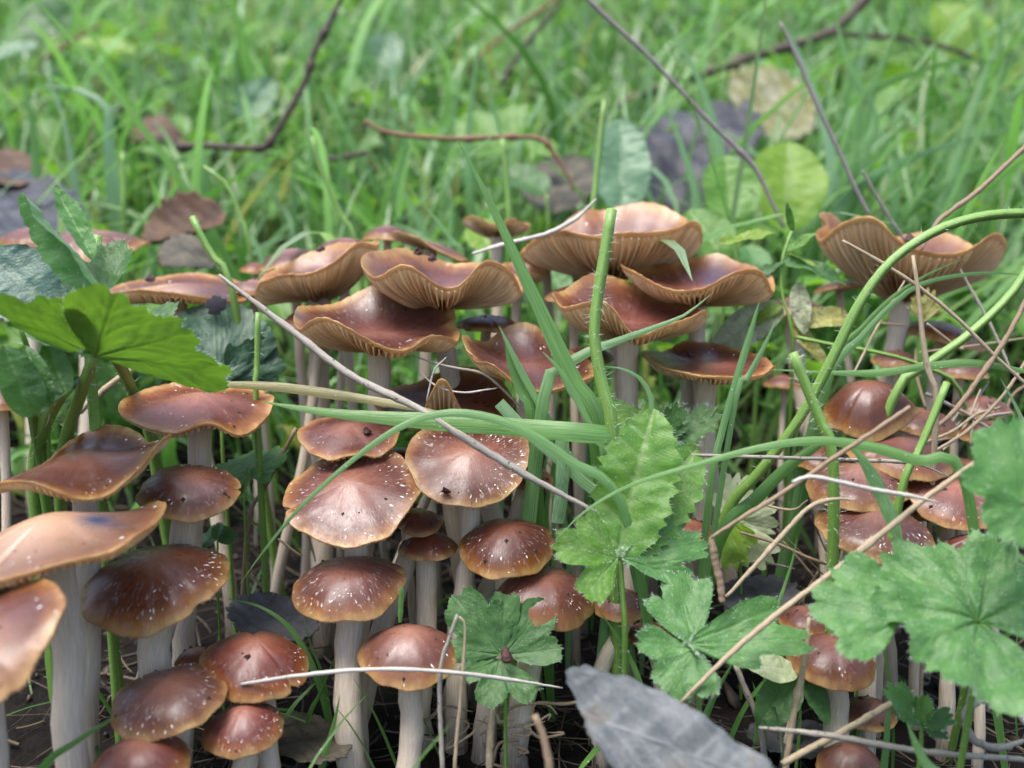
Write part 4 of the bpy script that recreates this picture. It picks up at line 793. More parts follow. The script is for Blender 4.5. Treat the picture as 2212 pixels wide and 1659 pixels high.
# --- centre: the bright lobed plant
P = plant('bright green lobed plant with one tall toothed leaf beside the grass stems', (1338, 1400, .258))
stalk('', [(1338, 1205), (1345, 1290), (1350, 1380)], 16, .250, parent=P, hairs=80, hl=.0016)
oval_leaf(P, (1334, 1208, .248), (1412, 884, .262), width=.27, normal=(-.12, -.86, .35), mat='bright', fold=.18, droop=-.04, pos=.5, tooth=.15, hairs=160, label='tall sharply toothed bright green leaf')
oval_leaf(P, (1340, 1206, .249), (1508, 962, .264), width=.24, normal=(-.05, -.86, .38), mat='bright', fold=.15, droop=.05, pos=.55, tooth=.15, hairs=110)
lobed_leaf(P, (1334, 1204, .248), (1206, 1168, .240), lobes=((0, 1., 22), (50, .95, 20), (-38, .80, 18)), normal=(0, -.72, .68), span=95, teeth=15, td=.08, mat='bright', hairs=200, hl=.0012, surf_hairs=220)
lobed_leaf(P, (1340, 1206, .248), (1536, 1165, .252), lobes=((0, 1., 14), (-28, .78, 14), (18, .9, 10)), normal=(0, -.78, .6), span=75, teeth=15, td=.09, mat='hairy', hairs=200, hl=.0012, surf_hairs=220)
P = plant('young downy rosette of small toothed leaves behind the tall bright leaf', (1440, 1150, .30))
stalk('', [(1430, 950), (1435, 1040), (1440, 1100)], 14, .297, parent=P, hairs=60, hl=.002)
for b, t_, mt in (((1425, 945), (1318, 880), 'bright'), ((1435, 940), (1400, 868), 'bright'), ((1440, 945), (1468, 872), 'mid'), ((1450, 955), (1548, 882), 'mid'), ((1440, 955), (1510, 940), 'dark')):
    lobed_leaf(P, (*b, .296), (*t_, .292), lobes=((0, 1., 24), (30, .6, 20), (-30, .6, 20)), normal=(0, -.6, .8), span=70, teeth=11, td=.16, mat=mt, hairs=150, hl=.0022, cup=.4)
P = plant('grey green downy three part leaf with one pointed leaflet', (1500, 1520, .245))
stalk('', [(1496, 1398), (1505, 1460), (1510, 1540)], 14, .238, parent=P, hairs=60, hl=.0014)
lobed_leaf(P, (1498, 1398, .236), (1462, 1228, .246), lobes=((0, 1., 18), (30, .78, 13), (-16, .95, 13)), normal=(0, -.66, .75), span=70, teeth=9, td=.06, mat='hairy', hairs=220, hl=.0011, surf_hairs=260, wide=1.1)
lobed_leaf(P, (1484, 1392, .236), (1758, 1372, .232), lobes=((0, 1., 9), (17, .84, 10), (-13, .60, 10)), normal=(.05, -.62, .78), span=58, teeth=9, td=.07, mat='hairy', hairs=220, hl=.0011, surf_hairs=260, wide=1.25, label='long pointed leaflet with downy surface')
lobed_leaf(P, (1498, 1402, .236), (1440, 1496, .228), lobes=((0, 1., 34), (-60, 1.05, 22), (44, .9, 24)), normal=(0, -.66, .75), span=85, teeth=11, td=.07, mat='hairy', hairs=180, hl=.0011, surf_hairs=200)
P = plant('shiny dark green trifoliate leaf spotted with soil below the domed cap', (1085, 1560, .262))
stalk('', [(1088, 1418), (1092, 1480), (1092, 1540)], 9, .254, parent=P, hairs=30, hl=.0012)
oval_leaf(P, (1082, 1410, .256), (1075, 1268, .264), width=.20, normal=(.2, -.85, .4), mat='dark', fold=.3, tooth=.10)
for b_, t_, lb in (((1080, 1414), (978, 1284), ((0, 1., 24), (-46, .84, 19), (44, .72, 18))), ((1090, 1414), (1184, 1302), ((0, 1., 26), (48, .80, 19), (-44, .88, 19))), ((1080, 1424), (1052, 1532), ((0, .95, 24), (-48, .80, 20), (50, 1.0, 20)))):
    lobed_leaf(P, (*b_, .255), (*t_, .258 if t_[1] < 1400 else .244), lobes=lb, normal=(0, -.78, .62), span=88, teeth=9, td=.07, mat='mid', hairs=50, hl=.0009, droop=.05)
# --- right
P = plant('big downy lobed leaf spreading flat with a scalloped side leaflet', (2110, 1560, .235))
stalk('', [(2118, 1335), (2110, 1420), (2100, 1500)], 18, .218, parent=P, hairs=60, hl=.0016)
stalk('', [(1938, 1340), (1990, 1352), (2060, 1345), (2112, 1335)], 16, .215, root=None, parent=P, hairs=30, hl=.0012, part='petiole')
lobed_leaf(P, (1940, 1342, .214), (1752, 1290, .218), lobes=((0, 1., 26), (44, .85, 22), (-40, .95, 24)), normal=(.05, -.66, .75), span=85, teeth=9, td=.08, mat='hairy', hairs=120, hl=.001, surf_hairs=120, label='scalloped side leaflet')
lobed_leaf(P, (2118, 1332, .212), (1905, 1182, .228), lobes=((0, 1., 24), (-30, .86, 18), (-66, .92, 22), (-112, 1.0, 24), (-155, 1.0, 20), (38, .92, 20), (78, .85, 20), (112, .92, 22), (152, 1.1, 22)), normal=(0, -.56, .83), span=174, teeth=27, td=.10, mat='hairy', hairs=420, hl=.0012, surf_hairs=900, ruffle=.075, cup=.12, relief=.05, droop=.06)
P = plant('blurred soft green leaf entering over the frame edge at the right', (2230, 1400, .225))
stalk('', [(2215, 1090, .204), (2190, 1150, .216), (2150, 1195, .240)], 20, .215, parent=P, hairs=40, hl=.0014)
lobed_leaf(P, (2215, 1090, .200), (2170, 900, .205), lobes=((0, 1., 34), (50, .75, 22), (-50, 1.0, 26)), normal=(-.1, -.85, .4), span=90, teeth=11, td=.08, mat='hairy', hairs=100, hl=.001)
lobed_leaf(P, (2215, 1092, .200), (2135, 1140, .198), lobes=((0, 1., 40), (40, .9, 22), (-40, .9, 22)), normal=(-.1, -.85, .4), span=85, teeth=9, td=.06, mat='hairy', hairs=80, hl=.001)
P = plant('small seedling of folded green leaves over the lower right straws', (1985, 1640, .238))
stalk('', [(1990, 1560), (1990, 1610), (1985, 1650)], 12, .232, parent=P, hairs=30, hl=.0012)
for t_, mt in (((1925, 1480), 'hairy'), ((2062, 1540), 'mid'), ((2000, 1500), 'bright'), ((1945, 1530), 'mid'), ((2055, 1585), 'mid')):
    lobed_leaf(P, (1990, 1566, .230), (*t_, .230), lobes=((0, 1., 22), (26, .6, 16), (-26, .6, 16)), normal=(0, -.7, .7), span=60, teeth=9, td=.12, mat=mt, hairs=60, hl=.001, cup=.5)
P = plant('smooth oval leaved seedling with a pale top leaf beside the round reddish mushroom', (1725, 1640, .262))
stalk('', [(1722, 1462), (1728, 1520), (1726, 1590)], 8, .258, parent=P, hairs=0)
oval_leaf(P, (1720, 1462, .257), (1640, 1568, .249), width=.30, normal=(-.1, -.75, .6), mat='mid', fold=.2)
oval_leaf(P, (1735, 1456, .257), (1798, 1562, .250), width=.24, normal=(.35, -.8, .4), mat='mid', fold=.25)
oval_leaf(P, (1718, 1450, .257), (1628, 1432, .250), width=.27, normal=(0, -.55, .85), mat='pale', fold=.1, label='pale whitish green leaf')
oval_leaf(P, (1722, 1458, .259), (1745, 1500, .254), width=.3, normal='cam', mat='bright', fold=.2)
P = plant('wilted cream coloured lobed leaf hanging behind the bent straw', (1600, 1260, .305))
stalk('', [(1570, 1120), (1590, 1180), (1600, 1240)], 7, .302, parent=P, hairs=0)
lobed_leaf(P, (1572, 1120, .300), (1668, 1222, .294), lobes=((0, 1., 26), (-45, .8, 22), (40, .8, 22)), normal='cam', span=85, teeth=13, td=.14, mat='pale', hairs=0)
lobed_leaf(P, (1570, 1118, .300), (1602, 1018, .303), lobes=((0, 1., 26), (-45, .8, 20), (45, .6, 20)), normal='cam', span=80, teeth=11, td=.16, mat='pale', hairs=0)
lobed_leaf(P, (1580, 1120, .299), (1678, 1085, .300), lobes=((0, 1., 18), (-25, .7, 14)), normal='cam', span=60, teeth=9, td=.14, mat='pale', hairs=0)
lobed_leaf(P, (1575, 1125, .298), (1590, 1232, .294), lobes=((0, 1., 24), (-40, .7, 20), (40, .7, 20)), normal='cam', span=80, teeth=11, td=.14, mat='lime', hairs=0)
P = plant('yellowing leafy stem with spotted drooping leaves between the two back mushrooms', (1700, 860, .35))
stalk('', [(1712, 495, .338), (1690, 560, .336), (1688, 630, .334), (1705, 690, .332), (1712, 780, .334)], 9, .335, parent=P, hairs=0)
for b, t_, wd, mt, nn in (((1672, 505), (1556, 510), .14, 'lime', (.0, -.4, .9)), ((1700, 540), (1762, 500), .18, 'bright', (0, -.6, .8)), ((1690, 560), (1835, 600), .16, 'mid', (.2, -.6, .75)), ((1700, 545), (1770, 570), .10, 'lime', (0, -.3, .95)), ((1690, 570), (1602, 600), .12, 'mid', (0, -.4, .9)), ((1690, 655), (1530, 762), .19, 'greyspot', (-.2, -.85, .4)), ((1722, 610), (1738, 720), .18, 'greyspot', (-.3, -.9, .2)), ((1705, 690), (1850, 680), .19, 'yellow', (0, -.75, .6)), ((1712, 500), (1700, 440), .12, 'mid', (-.3, -.8, .3)), ((1708, 700), (1790, 780), .16, 'yellow', (0, -.7, .6)), ((1690, 660), (1620, 690), .16, 'lime', (0, -.5, .8))):
    oval_leaf(P, (*b, .335), (*t_, .330), width=wd, normal=nn, mat=mt, fold=.2, droop=.12, ruffle=.03)
stalk('', [(1720, 728, .330), (1800, 745, .328), (1890, 760, .326), (1990, 790, .325), (2080, 860, .330)], 11, .328, root='end', parent=P, hairs=0, part='side_stem')
for b, t_ in (((1992, 690), (1975, 640)), ((1992, 690), (2030, 640)), ((1990, 700), (2010, 620))):
    lobed_leaf(P, (*b, .335), (*t_, .335), lobes=((0, 1., 14), (25, .8, 10), (-25, .8, 10)), normal='cam', span=50, teeth=7, td=.2, mat='yellow', hairs=0)
# --- soft background leaves, each its own
def bgleaf(label, b, t, d, width, mat, normal=(0, -.8, .5), shape='oval', **k):
    P = plant(label, (b[0], b[1] + 30, d), name='broad_leaf', cat='leaf')
    stalk('', [(b[0], b[1]), (b[0] + 4, b[1] + 40), (b[0] + 4, b[1] + 70)], 9, d, parent=P, hairs=0)
    if shape == 'oval': oval_leaf(P, (*b, d), (*t, d + .01), width=width, normal=normal, mat=mat, **k)
    else: lobed_leaf(P, (*b, d), (*t, d + .01), lobes=TRI, normal=normal, mat=mat, span=85, hairs=0, **k)
bgleaf('whitish green upright leaf with a toothed tip behind the hairy stalk', (1342, 460), (1345, 240), .48, .27, 'shiny', tooth=.06)
bgleaf('fresh green rounded leaf behind the grey twig', (1585, 480), (1570, 325), .50, .38, 'bright', tooth=.05)
bgleaf('heart shaped green leaf with a brown rotten spot', (1695, 470), (1710, 292), .52, .42, 'lime', notch=.5)
bgleaf('broad green leaf right behind the largest back mushroom', (1560, 560), (1490, 440), .43, .36, 'bright')
bgleaf('yellow green clover like leaf behind the ragged far mushroom', (1060, 545), (1030, 465), .45, .42, 'lime')
bgleaf('lime green cut leaf lying high in the far grass at the left', (290, 110), (150, 75), 1.0, .2, 'lime', normal=(0, -.5, .9))
bgleaf('bright lobed leaf under the curved brown twig', (1110, 310), (985, 240), .62, .3, 'bright', shape='lobed', normal=(0, -.6, .8))
bgleaf('small lobed leaf at the elbow of the curved twig', (1150, 330), (1200, 300), .6, .3, 'bright', shape='lobed', normal=(0, -.6, .8))
bgleaf('large pale green leaf in the far grass at the right', (2100, 140), (2040, -10), 1.0, .42, 'lime', normal=(0, -.8, .5))
bgleaf('pale bluish shining leaf far back beyond the twig', (790, 190), (850, 60), 1.25, .36, 'shiny', normal=(.3, -.5, .8), tooth=.12)
bgleaf('bluish white shining leaf far back at the left', (-20, 130), (75, 85), 1.0, .4, 'shiny', normal=(0, -.5, .85), tooth=.12)
bgleaf('grey green rounded leaf in the far grass left of centre', (520, 260), (590, 160), .85, .32, 'shiny', normal=(.3, -.7, .6), tooth=.08)
bgleaf('broad green leaf low in the grass behind the long blade', (1180, 420), (1080, 350), .55, .34, 'mid', normal=(0, -.5, .8))
bgleaf('dark green leaf in the far upper left', (130, 90), (60, -10), 1.1, .45, 'mid')
bgleaf('green leaf beside the leaning black branch', (1960, 130), (1870, 95), .9, .3, 'bright')
bgleaf('lush green leaf in the grass fan', (1860, 240), (1930, 170), .8, .34, 'bright')
bgleaf('round leaf at the top of the far grass', (560, 90), (610, 30), 1.2, .4, 'bright')
bgleaf('small round leaf between the far twigs', (1640, 110), (1590, 50), 1.0, .36, 'bright')
bgleaf('bluish leaf low in the grass behind the saddle shaped mushroom', (1220, 640), (1180, 560), .42, .3, 'hairy')
bgleaf('plain green leaf behind the yellowing stem', (1640, 600), (1615, 520), .44, .35, 'hairy')

# ================================================================ stalks with cut ends
stalk('thick hairy cut stalk standing before the largest back mushroom', [(1322, 452), (1308, 540), (1290, 650), (1284, 730), (1300, 830), (1325, 950)], 32, .258, hairs=420, hl=.0028)
stalk('long smooth light green stalk arching in from the right frame edge', [(2230, 460, .262), (2130, 466, .262), (2030, 495, .262), (1930, 560, .263), (1860, 650, .264), (1800, 770, .267), (1730, 900, .272), (1640, 1020, .280), (1570, 1110, .288)], 28, .266, hairs=260, hl=.0022, n=50)
stalk('stubby bristly cut stalk in front of the arching one', [(1712, 762), (1740, 830), (1772, 910), (1800, 1000)], 30, .254, hairs=420, hl=.0030)
stalk('bare green cut stalk leaning right above the flecked caps', [(2046, 826), (2012, 910), (1980, 985), (1950, 1050)], 23, .260, hairs=50, hl=.0012)
stalk('second light green stalk slanting up to the right frame edge', [(2235, 560), (2180, 640), (2090, 725), (2000, 790), (1930, 860)], 25, .295, hairs=60, hl=.0015)
stalk('pale green cut stalk leaning left beyond the patched mushroom', [(415, 468), (440, 520), (470, 570), (500, 620)], 20, .330, hairs=60, hl=.0015)
stalk('short straight green cut stalk beside the black spotted leaf', [(557, 675), (556, 740), (555, 800), (553, 860)], 17, .292, hairs=120, hl=.0020)
stalk('stout cut stalk end right of the folded leaf', [(212, 508), (206, 560), (198, 640), (190, 720)], 29, .262, hairs=140, hl=.0024)
stalk('thick pale stalk running down behind the lit leaf', [(232, 740, .262), (270, 810, .285), (300, 880, .308), (325, 940, .315)], 34, .30, hairs=90, hl=.0020)
stalk('blurred upright green cut stalk behind the largest back mushroom', [(1306, 218), (1297, 300), (1287, 400), (1280, 480)], 17, .44, hairs=60, hl=.0016)
stalk('blurred short green stalk under the curved twig', [(1085, 300), (1092, 360), (1098, 430), (1100, 500)], 17, .47, hairs=0)
stalk('blurred thin cut stalk in the left grass', [(265, 330), (268, 400), (268, 470)], 16, .55, hairs=0)
stalk('thin curved green stalk in the grass above the far mushrooms', [(675, 295), (688, 350), (712, 410), (740, 470), (770, 530)], 14, .46, hairs=0)
stalk('thin leaning green stalk behind the pale cut stalk', [(440, 360), (490, 400), (520, 470), (540, 540)], 12, .44, hairs=0)

# ================================================================ single grass blades
grass_blade('long broad grass blade rising steeply to a tip above the mushrooms', [(990, 304), (1060, 440), (1130, 590), (1190, 720), (1240, 830), (1290, 930)], 46, .266, tint=.62, fold=.35)
grass_blade('thin lime stem lying along the long broad blade', [(1172, 760), (1210, 800), (1245, 860), (1290, 950), (1305, 1000)], 15, .262, tint=.7, taper=('short', 'base'))
grass_blade('wide flat blade lying across the front caps', [(566, 868), (700, 890), (860, 905), (1000, 914), (1150, 926), (1300, 938), (1450, 945, .268)], 42, .256, root=None, tint=.64, taper=('tip', 'base'), fold=.2)
grass_blade('narrow blade arching over the largest front mushroom', [(518, 1262), (570, 1190), (650, 1095), (760, 995), (860, 925), (950, 894), (1040, 898), (1130, 930), (1230, 995), (1340, 1085)], 22, .250, root='end', tint=.7, n=60)
grass_blade('slim lime blade beside the saddle shaped mushroom', [(1078, 704), (1120, 790), (1180, 900), (1240, 1000), (1310, 1090)], 16, .272, tint=.72, taper=('short', 'base'))
grass_blade('olive blade stub with hairs beside the slim lime one', [(1092, 735), (1105, 790), (1130, 850), (1150, 910)], 26, .274, tint=.5, taper=('short', 'base'))
grass_blade('glossy bright blade rising right across the hairy stalk', [(1176, 852), (1205, 805), (1260, 765), (1330, 738), (1420, 705), (1480, 680), (1535, 636)], 34, .270, root='start', tint=.72, taper=('base', 'tip'))
grass_blade('long bowed blade sweeping over the right hand mushrooms', [(1196, 1170), (1270, 1100), (1370, 1045), (1500, 1005), (1640, 968), (1760, 952), (1880, 965), (1980, 995), (2080, 1025)], 24, .242, root='end', tint=.66, n=60)
grass_blade('sharply bent blade hanging onto the shiny flecked mushroom', [(1815, 955), (1850, 975), (1885, 1030), (1920, 1105), (1945, 1175)], 30, .246, root=None, tint=.74, taper=('tip', 'base'))
grass_blade('thin upright blade before the flat topped mushroom', [(1640, 652), (1615, 740), (1585, 840), (1560, 930), (1535, 1050)], 16, .272, tint=.7, taper=('short', 'base'))
grass_blade('short side blade forking from the thin upright one', [(1677, 690), (1650, 750), (1615, 815), (1590, 860)], 13, .272, tint=.74, taper=('short', 'base'))
grass_blade('blue green cut blade lying below the wide flat one', [(1078, 870), (1130, 925), (1200, 985), (1270, 1050), (1340, 1110)], 26, .268, tint=.8, taper=('cut', 'base'))
grass_blade('short pale vertical ribbon of grass beside the scalloped mushroom', [(1214, 950), (1216, 1010), (1212, 1070), (1205, 1130)], 30, .266, root=None, tint=.82, taper=('cut', 'cut'))
grass_blade('thin level blade behind the bristly stalk', [(1662, 798), (1780, 805), (1900, 805), (2010, 790), (2110, 785), (2230, 805)], 17, .286, root=None, tint=.66, n=44)
grass_blade('bright blade leaning right below the funnel shaped mushroom', [(2092, 555), (2010, 590), (1930, 640), (1860, 710), (1800, 790)], 17, .312, tint=.66)
grass_blade('long blue tipped blade crossing to the right frame edge', [(2240, 596), (2120, 590), (2000, 610), (1930, 655), (1860, 730), (1780, 830)], 20, .308, tint=.72)
grass_blade('short pale blade tip near the blurred right leaf', [(2160, 815), (2185, 860), (2215, 920), (2240, 980)], 22, .28, tint=.82)
grass_blade('dark green blade low by the bent pale stem, lower left', [(258, 1545), (215, 1570), (160, 1605), (90, 1665)], 26, .215, root='end', tint=.55)
grass_blade('curved thin blade over the dark soil left of the bun shaped mushroom', [(486, 1292), (560, 1310), (620, 1350), (660, 1410), (690, 1480)], 15, .272, tint=.5)
grass_blade('straight thin blade beside the curved one over dark soil', [(655, 1330), (670, 1390), (690, 1440), (705, 1500)], 9, .276, tint=.5)
grass_blade('thin blade leaning left near the soil', [(735, 1395), (715, 1440), (690, 1500), (670, 1540)], 10, .272, tint=.5)
grass_blade('dull blade hanging at the lower frame edge', [(735, 1500), (722, 1560), (705, 1620), (692, 1680)], 16, .25, root='end', tint=.55)
grass_blade('curling bright blade bent over by the downy rosette', [(1290, 792), (1340, 796), (1385, 820), (1408, 870), (1395, 930), (1350, 990), (1335, 1050)], 28, .262, tint=.72, n=44)
grass_blade('yellowed dry blade above the wide flat green one', [(470, 830, .278), (600, 836, .276), (740, 855, .272), (880, 878, .268), (1005, 905, .262)], 22, .272, root=None, tint=.985, taper=('base', 'tip'))
grass_blade('short upright blade beside the wilted cream leaf', [(1722, 1160), (1712, 1210), (1695, 1265), (1680, 1320)], 14, .262, tint=.68)
grass_blade('small hairy blade curving out from under the domed mushroom', [(1290, 1312), (1330, 1370), (1360, 1420), (1385, 1490)], 15, .255, tint=.62)
grass_blade('small green blade end at the side of the bun shaped mushroom', [(868, 1268), (866, 1300), (864, 1345)], 12, .258, root=None, tint=.6, taper=('short', 'base'))
grass_blade('bright blurred blade rising at the lower right edge', [(1960, 1560), (1975, 1600), (2000, 1650), (2040, 1700)], 46, .215, root='end', tint=.7)
grass_blade('green blade leaning under the pointed leaflet', [(1590, 1420), (1550, 1490), (1520, 1560)], 18, .252, tint=.5)
grass_blade('broad dark blade crossing below the bowed one', [(1770, 960), (1700, 1010), (1630, 1080), (1560, 1150)], 30, .285, root='end', tint=.45, taper=('base', 'base'))
grass_blade('short pale blade behind the rippled mushroom', [(880, 400), (930, 460), (985, 530), (1000, 560)], 20, .43, tint=.72)
FAN = 'blades of the blurred grass fan on the right'
for x0, y0, x1, y1, x2, y2, w_ in ((2240, 300, 2090, 380, 1930, 480, 30), (2240, 262, 2000, 330, 1830, 420, 24), (1690, 40, 1760, 200, 1800, 380, 26), (1440, 40, 1520, 200, 1570, 420, 26), (1425, 190, 1470, 310, 1505, 440, 22), (2160, 60, 2110, 220, 2050, 400, 26), (1955, 20, 1900, 160, 1850, 330, 26), (1985, 235, 1900, 330, 1830, 440, 24), (2200, 150, 2080, 130, 1880, 200, 22), (1800, 10, 1830, 130, 1890, 260, 30), (1905, 140, 1840, 260, 1800, 400, 22), (2170, 180, 2120, 250, 2090, 380, 20)):
    grass_blade('long wide blurred blade in the grass fan beyond the funnel shaped mushroom', [(x0, y0), (x1, y1), (x2, y2), (x2 - 30, y2 + 90)], w_, .56, tint=float(np.clip(.72 + .12 * rng.normal(), .4, .88)), group=FAN, n=24)
BGB = 'long blurred blades of the left background grass'
for x0, y0, x1, y1, x2, y2, w_ in ((35, 120, 65, 240, 80, 380, 26), (85, 130, 135, 250, 165, 420, 20), (540, 430, 420, 470, 250, 540, 20), (75, 190, 150, 190, 230, 230, 30), (880, 80, 885, 220, 860, 420, 16), (1040, 60, 1020, 200, 1010, 330, 20), (640, 340, 635, 430, 640, 520, 16), (300, 390, 380, 350, 440, 330, 26), (760, 250, 735, 330, 740, 460, 20), (820, 330, 880, 430, 930, 540, 20), (420, 400, 380, 440, 330, 520, 18), (160, 430, 300, 470, 380, 560, 22), (990, 420, 930, 500, 880, 560, 18), (1110, 380, 1060, 460, 1030, 540, 18)):
    grass_blade('long blurred blade in the grass behind the left and middle mushrooms', [(x0, y0), (x1, y1), (x2, y2), (x2 + 5, y2 + 80)], w_, .58, tint=float(np.clip(.66 + .14 * rng.normal(), .3, .88)), group=BGB, n=24)

# ================================================================ straws, rootlets and twigs
S_TAN = mat_straw('straw_tan', (.19, .135, .08), (.34, .26, .165), (.50, .41, .28), .45)
S_GREY = mat_straw('straw_grey', (.13, .11, .09), (.27, .235, .19), (.42, .385, .33), .8)
S_WHITE = mat_straw('straw_white', (.30, .27, .225), (.45, .415, .36), (.60, .565, .51), .35)
S_BROWN = mat_straw('straw_brown', (.13, .085, .05), (.24, .165, .10), (.36, .27, .18), .3)
T_DARK = mat_straw('twig_dark', (.020, .012, .010), (.050, .030, .022), (.11, .075, .055), .3, .5)
T_GREY = mat_straw('twig_grey', (.10, .08, .075), (.19, .16, .15), (.30, .27, .26), .3, .5)
T_RUST = mat_straw('twig_rust', (.09, .040, .022), (.18, .085, .045), (.27, .15, .09), .3, .5)
straw('grey speckled straw slanting from the patched mushroom down across the middle', [(473, 594, .272), (540, 645, .27), (640, 722, .268), (760, 812, .264), (900, 880, .258), (1010, 950, .255), (1130, 1022, .253), (1290, 1108, .252)], 21, .26, S_GREY, ends=(.4, .5), n=60)
straw('thick pale straw slanting across the right mushrooms to the grey leaflet', [(2105, 1000), (2000, 1076), (1890, 1165), (1780, 1250), (1672, 1332), (1570, 1420), (1470, 1518)], 16, .228, S_TAN, ends=(.8, .5), n=50, nodes=(.35,))
straw('brown straw slanting down from the bell shaped right mushroom', [(1966, 878), (1890, 930), (1800, 990), (1690, 1065), (1600, 1120), (1535, 1162)], 13, .232, S_BROWN, ends=(.9, .6))
straw('broken brown straw end hanging below the elbow', [(1536, 1160), (1545, 1210), (1556, 1260), (1560, 1300)], 20, .236, S_BROWN, ends=(.6, .8))
straw('papery straw with a split sheath over the dark gap', [(1850, 1080), (1800, 1078), (1750, 1095), (1700, 1145), (1655, 1195), (1610, 1245), (1568, 1290)], 13, .245, S_TAN, ends=(.3, .6), nodes=(.62,))
straw('bent whitish straw lying over the pointed flecked mushroom', [(1712, 1042), (1745, 1030), (1790, 1036), (1880, 1056), (1960, 1070), (2030, 1085)], 12, .225, S_WHITE, ends=(.9, .2))
straw('fine level grey straw behind the bowed blade', [(1470, 982), (1600, 986), (1740, 990), (1880, 995), (1980, 1002), (2050, 1030)], 10, .264, S_GREY, ends=(.7, .3))
straw('thin whitish straw lying level over the bell shaped front mushroom', [(520, 1478, .236), (640, 1460, .235), (760, 1448, .234), (880, 1446, .234), (1000, 1455, .238), (1100, 1468, .244), (1215, 1486, .250)], 11, .237, S_WHITE, ends=(.8, .4), n=46)
straw('upright pale straw rising beside the bell shaped front mushroom', [(988, 1328), (968, 1385), (952, 1440), (950, 1530), (954, 1610), (956, 1680)], 13, .238, S_GREY, root='end', ends=(.6, 1))
straw('second upright straw with a dark bent tip', [(992, 1332), (1004, 1350), (1002, 1420), (994, 1520), (986, 1600), (982, 1680)], 11, .240, S_TAN, root='end', ends=(.4, 1))
straw('straw stem standing in front of the seedling', [(1748, 1335), (1742, 1400), (1728, 1480), (1710, 1570), (1700, 1640)], 17, .240, S_TAN, root='end', ends=(.6, 1), nodes=(.3,))
straw('grey brown rootlet crossing the lower right corner', [(1640, 1572), (1720, 1580), (1810, 1592), (1920, 1612), (2040, 1628), (2230, 1642)], 17, .225, S_GREY, ends=(.4, .8), n=44)
straw('tan straw slanting below the big downy leaf', [(1975, 1492), (1900, 1535), (1820, 1580), (1740, 1622), (1690, 1650)], 18, .234, S_TAN, ends=(.5, .9))
straw('long thin straw crossing in front of the funnel shaped mushroom', [(1820, 520), (1900, 565), (1985, 620), (2070, 690), (2150, 770), (2240, 850)], 10, .284, S_TAN, ends=(.8, .8))
straw('upright kinked straw below the funnel shaped mushroom', [(1972, 552), (1984, 640), (1992, 720), (2004, 800), (2022, 880)], 15, .280, S_TAN, root='end', ends=(.6, 1))
straw('dark branched straw leaning right in the thicket', [(2235, 610), (2180, 720), (2120, 810), (2060, 890), (2000, 940)], 14, .284, S_BROWN, ends=(.7, .7), nodes=(.5,))
straw('pale straw crossing behind the lit leaf stem', [(172, 890), (240, 830), (300, 790), (345, 762)], 18, .302, S_TAN)
straw('thin brown straw standing over the dark soil left of centre', [(640, 925), (600, 1000), (565, 1065), (538, 1120)], 13, .302, S_BROWN, root='end')
straw('cream straw lying over the left of the largest back mushroom', [(1020, 548), (1100, 525), (1180, 505), (1240, 475), (1288, 430)], 12, .336, S_WHITE, ends=(.6, .3))
straw('fine bent rootlet dangling under the dark wet mushroom', [(890, 768), (960, 790), (1040, 806), (1080, 835), (1115, 870), (1150, 910)], 7, .286, S_GREY, ends=(.4, .2))
straw('hair thin rootlet hook over the dark shaded mushroom', [(964, 772), (938, 800), (925, 850), (921, 868)], 5, .284, S_WHITE, ends=(.5, .2))
straw('hair thin rootlet below the dangling one', [(905, 802), (945, 835), (1000, 848), (1050, 842), (1075, 838)], 5, .284, S_WHITE, ends=(.3, .3))
straw('thin straw in the right thicket running to the bare cut stalk', [(2240, 740), (2170, 850), (2090, 930), (2000, 985)], 9, .292, S_TAN, ends=(.7, .7))
straw('grey straw bundle in the shade right of the bell shaped mushroom', [(2230, 990), (2150, 935), (2080, 890), (2000, 850)], 10, .30, S_GREY)
straw('pale straw lying under the bell shaped right mushroom', [(2000, 955), (2060, 930), (2110, 895), (2160, 880)], 8, .295, S_TAN)
straw('dark curved straw in the gap behind the papery one', [(1600, 1150), (1680, 1175), (1760, 1210), (1850, 1235)], 9, .285, S_BROWN)
straw('short pale straw stub at the lower edge', [(1070, 1500), (1062, 1560), (1058, 1620), (1056, 1690)], 20, .256, S_TAN, root='end')
straw('blurred brown straw stub before the grey dead leaf', [(1155, 1545), (1170, 1580), (1180, 1620), (1190, 1690)], 22, .20, S_BROWN, root='end')
straw('grey straw sliver under the long pointed leaflet', [(1590, 1440), (1615, 1500), (1640, 1560)], 18, .262, S_GREY, root='end')
straw('curly grey dead tendril looping at the lower right', [(2210, 1600, .235), (2160, 1615, .232), (2105, 1600, .230), (2085, 1550, .230), (2110, 1515, .232), (2165, 1510, .236), (2220, 1530, .240)], 22, .232, S_GREY, ends=(.5, .5), n=46)
straw('second pale dead tendril beneath the big downy leaf', [(2205, 1440, .25), (2185, 1490, .248), (2200, 1540, .246), (2240, 1590, .246)], 18, .248, S_WHITE, ends=(.5, .5))
CURL = 'curled brown rootlets at the foot of the stems'
for i in range(14):
    x, y = 900 + 250 * rng.random(), 1540 + 70 * rng.random(); pts = [(x, y)]
    for _ in range(4): x += rng.normal(14, 30); y += rng.normal(0, 16); pts.append((x, y))
    straw('curled brown rootlet in the tangle at the foot of the stems', pts, 5 + 4 * rng.random(), .262, S_BROWN if i % 3 else S_TAN, name='rootlet', cat='rootlet', group=CURL, n=24, ends=(.5, .3))
THICK = 'fine dry stems in the thicket beneath the funnel shaped mushroom'
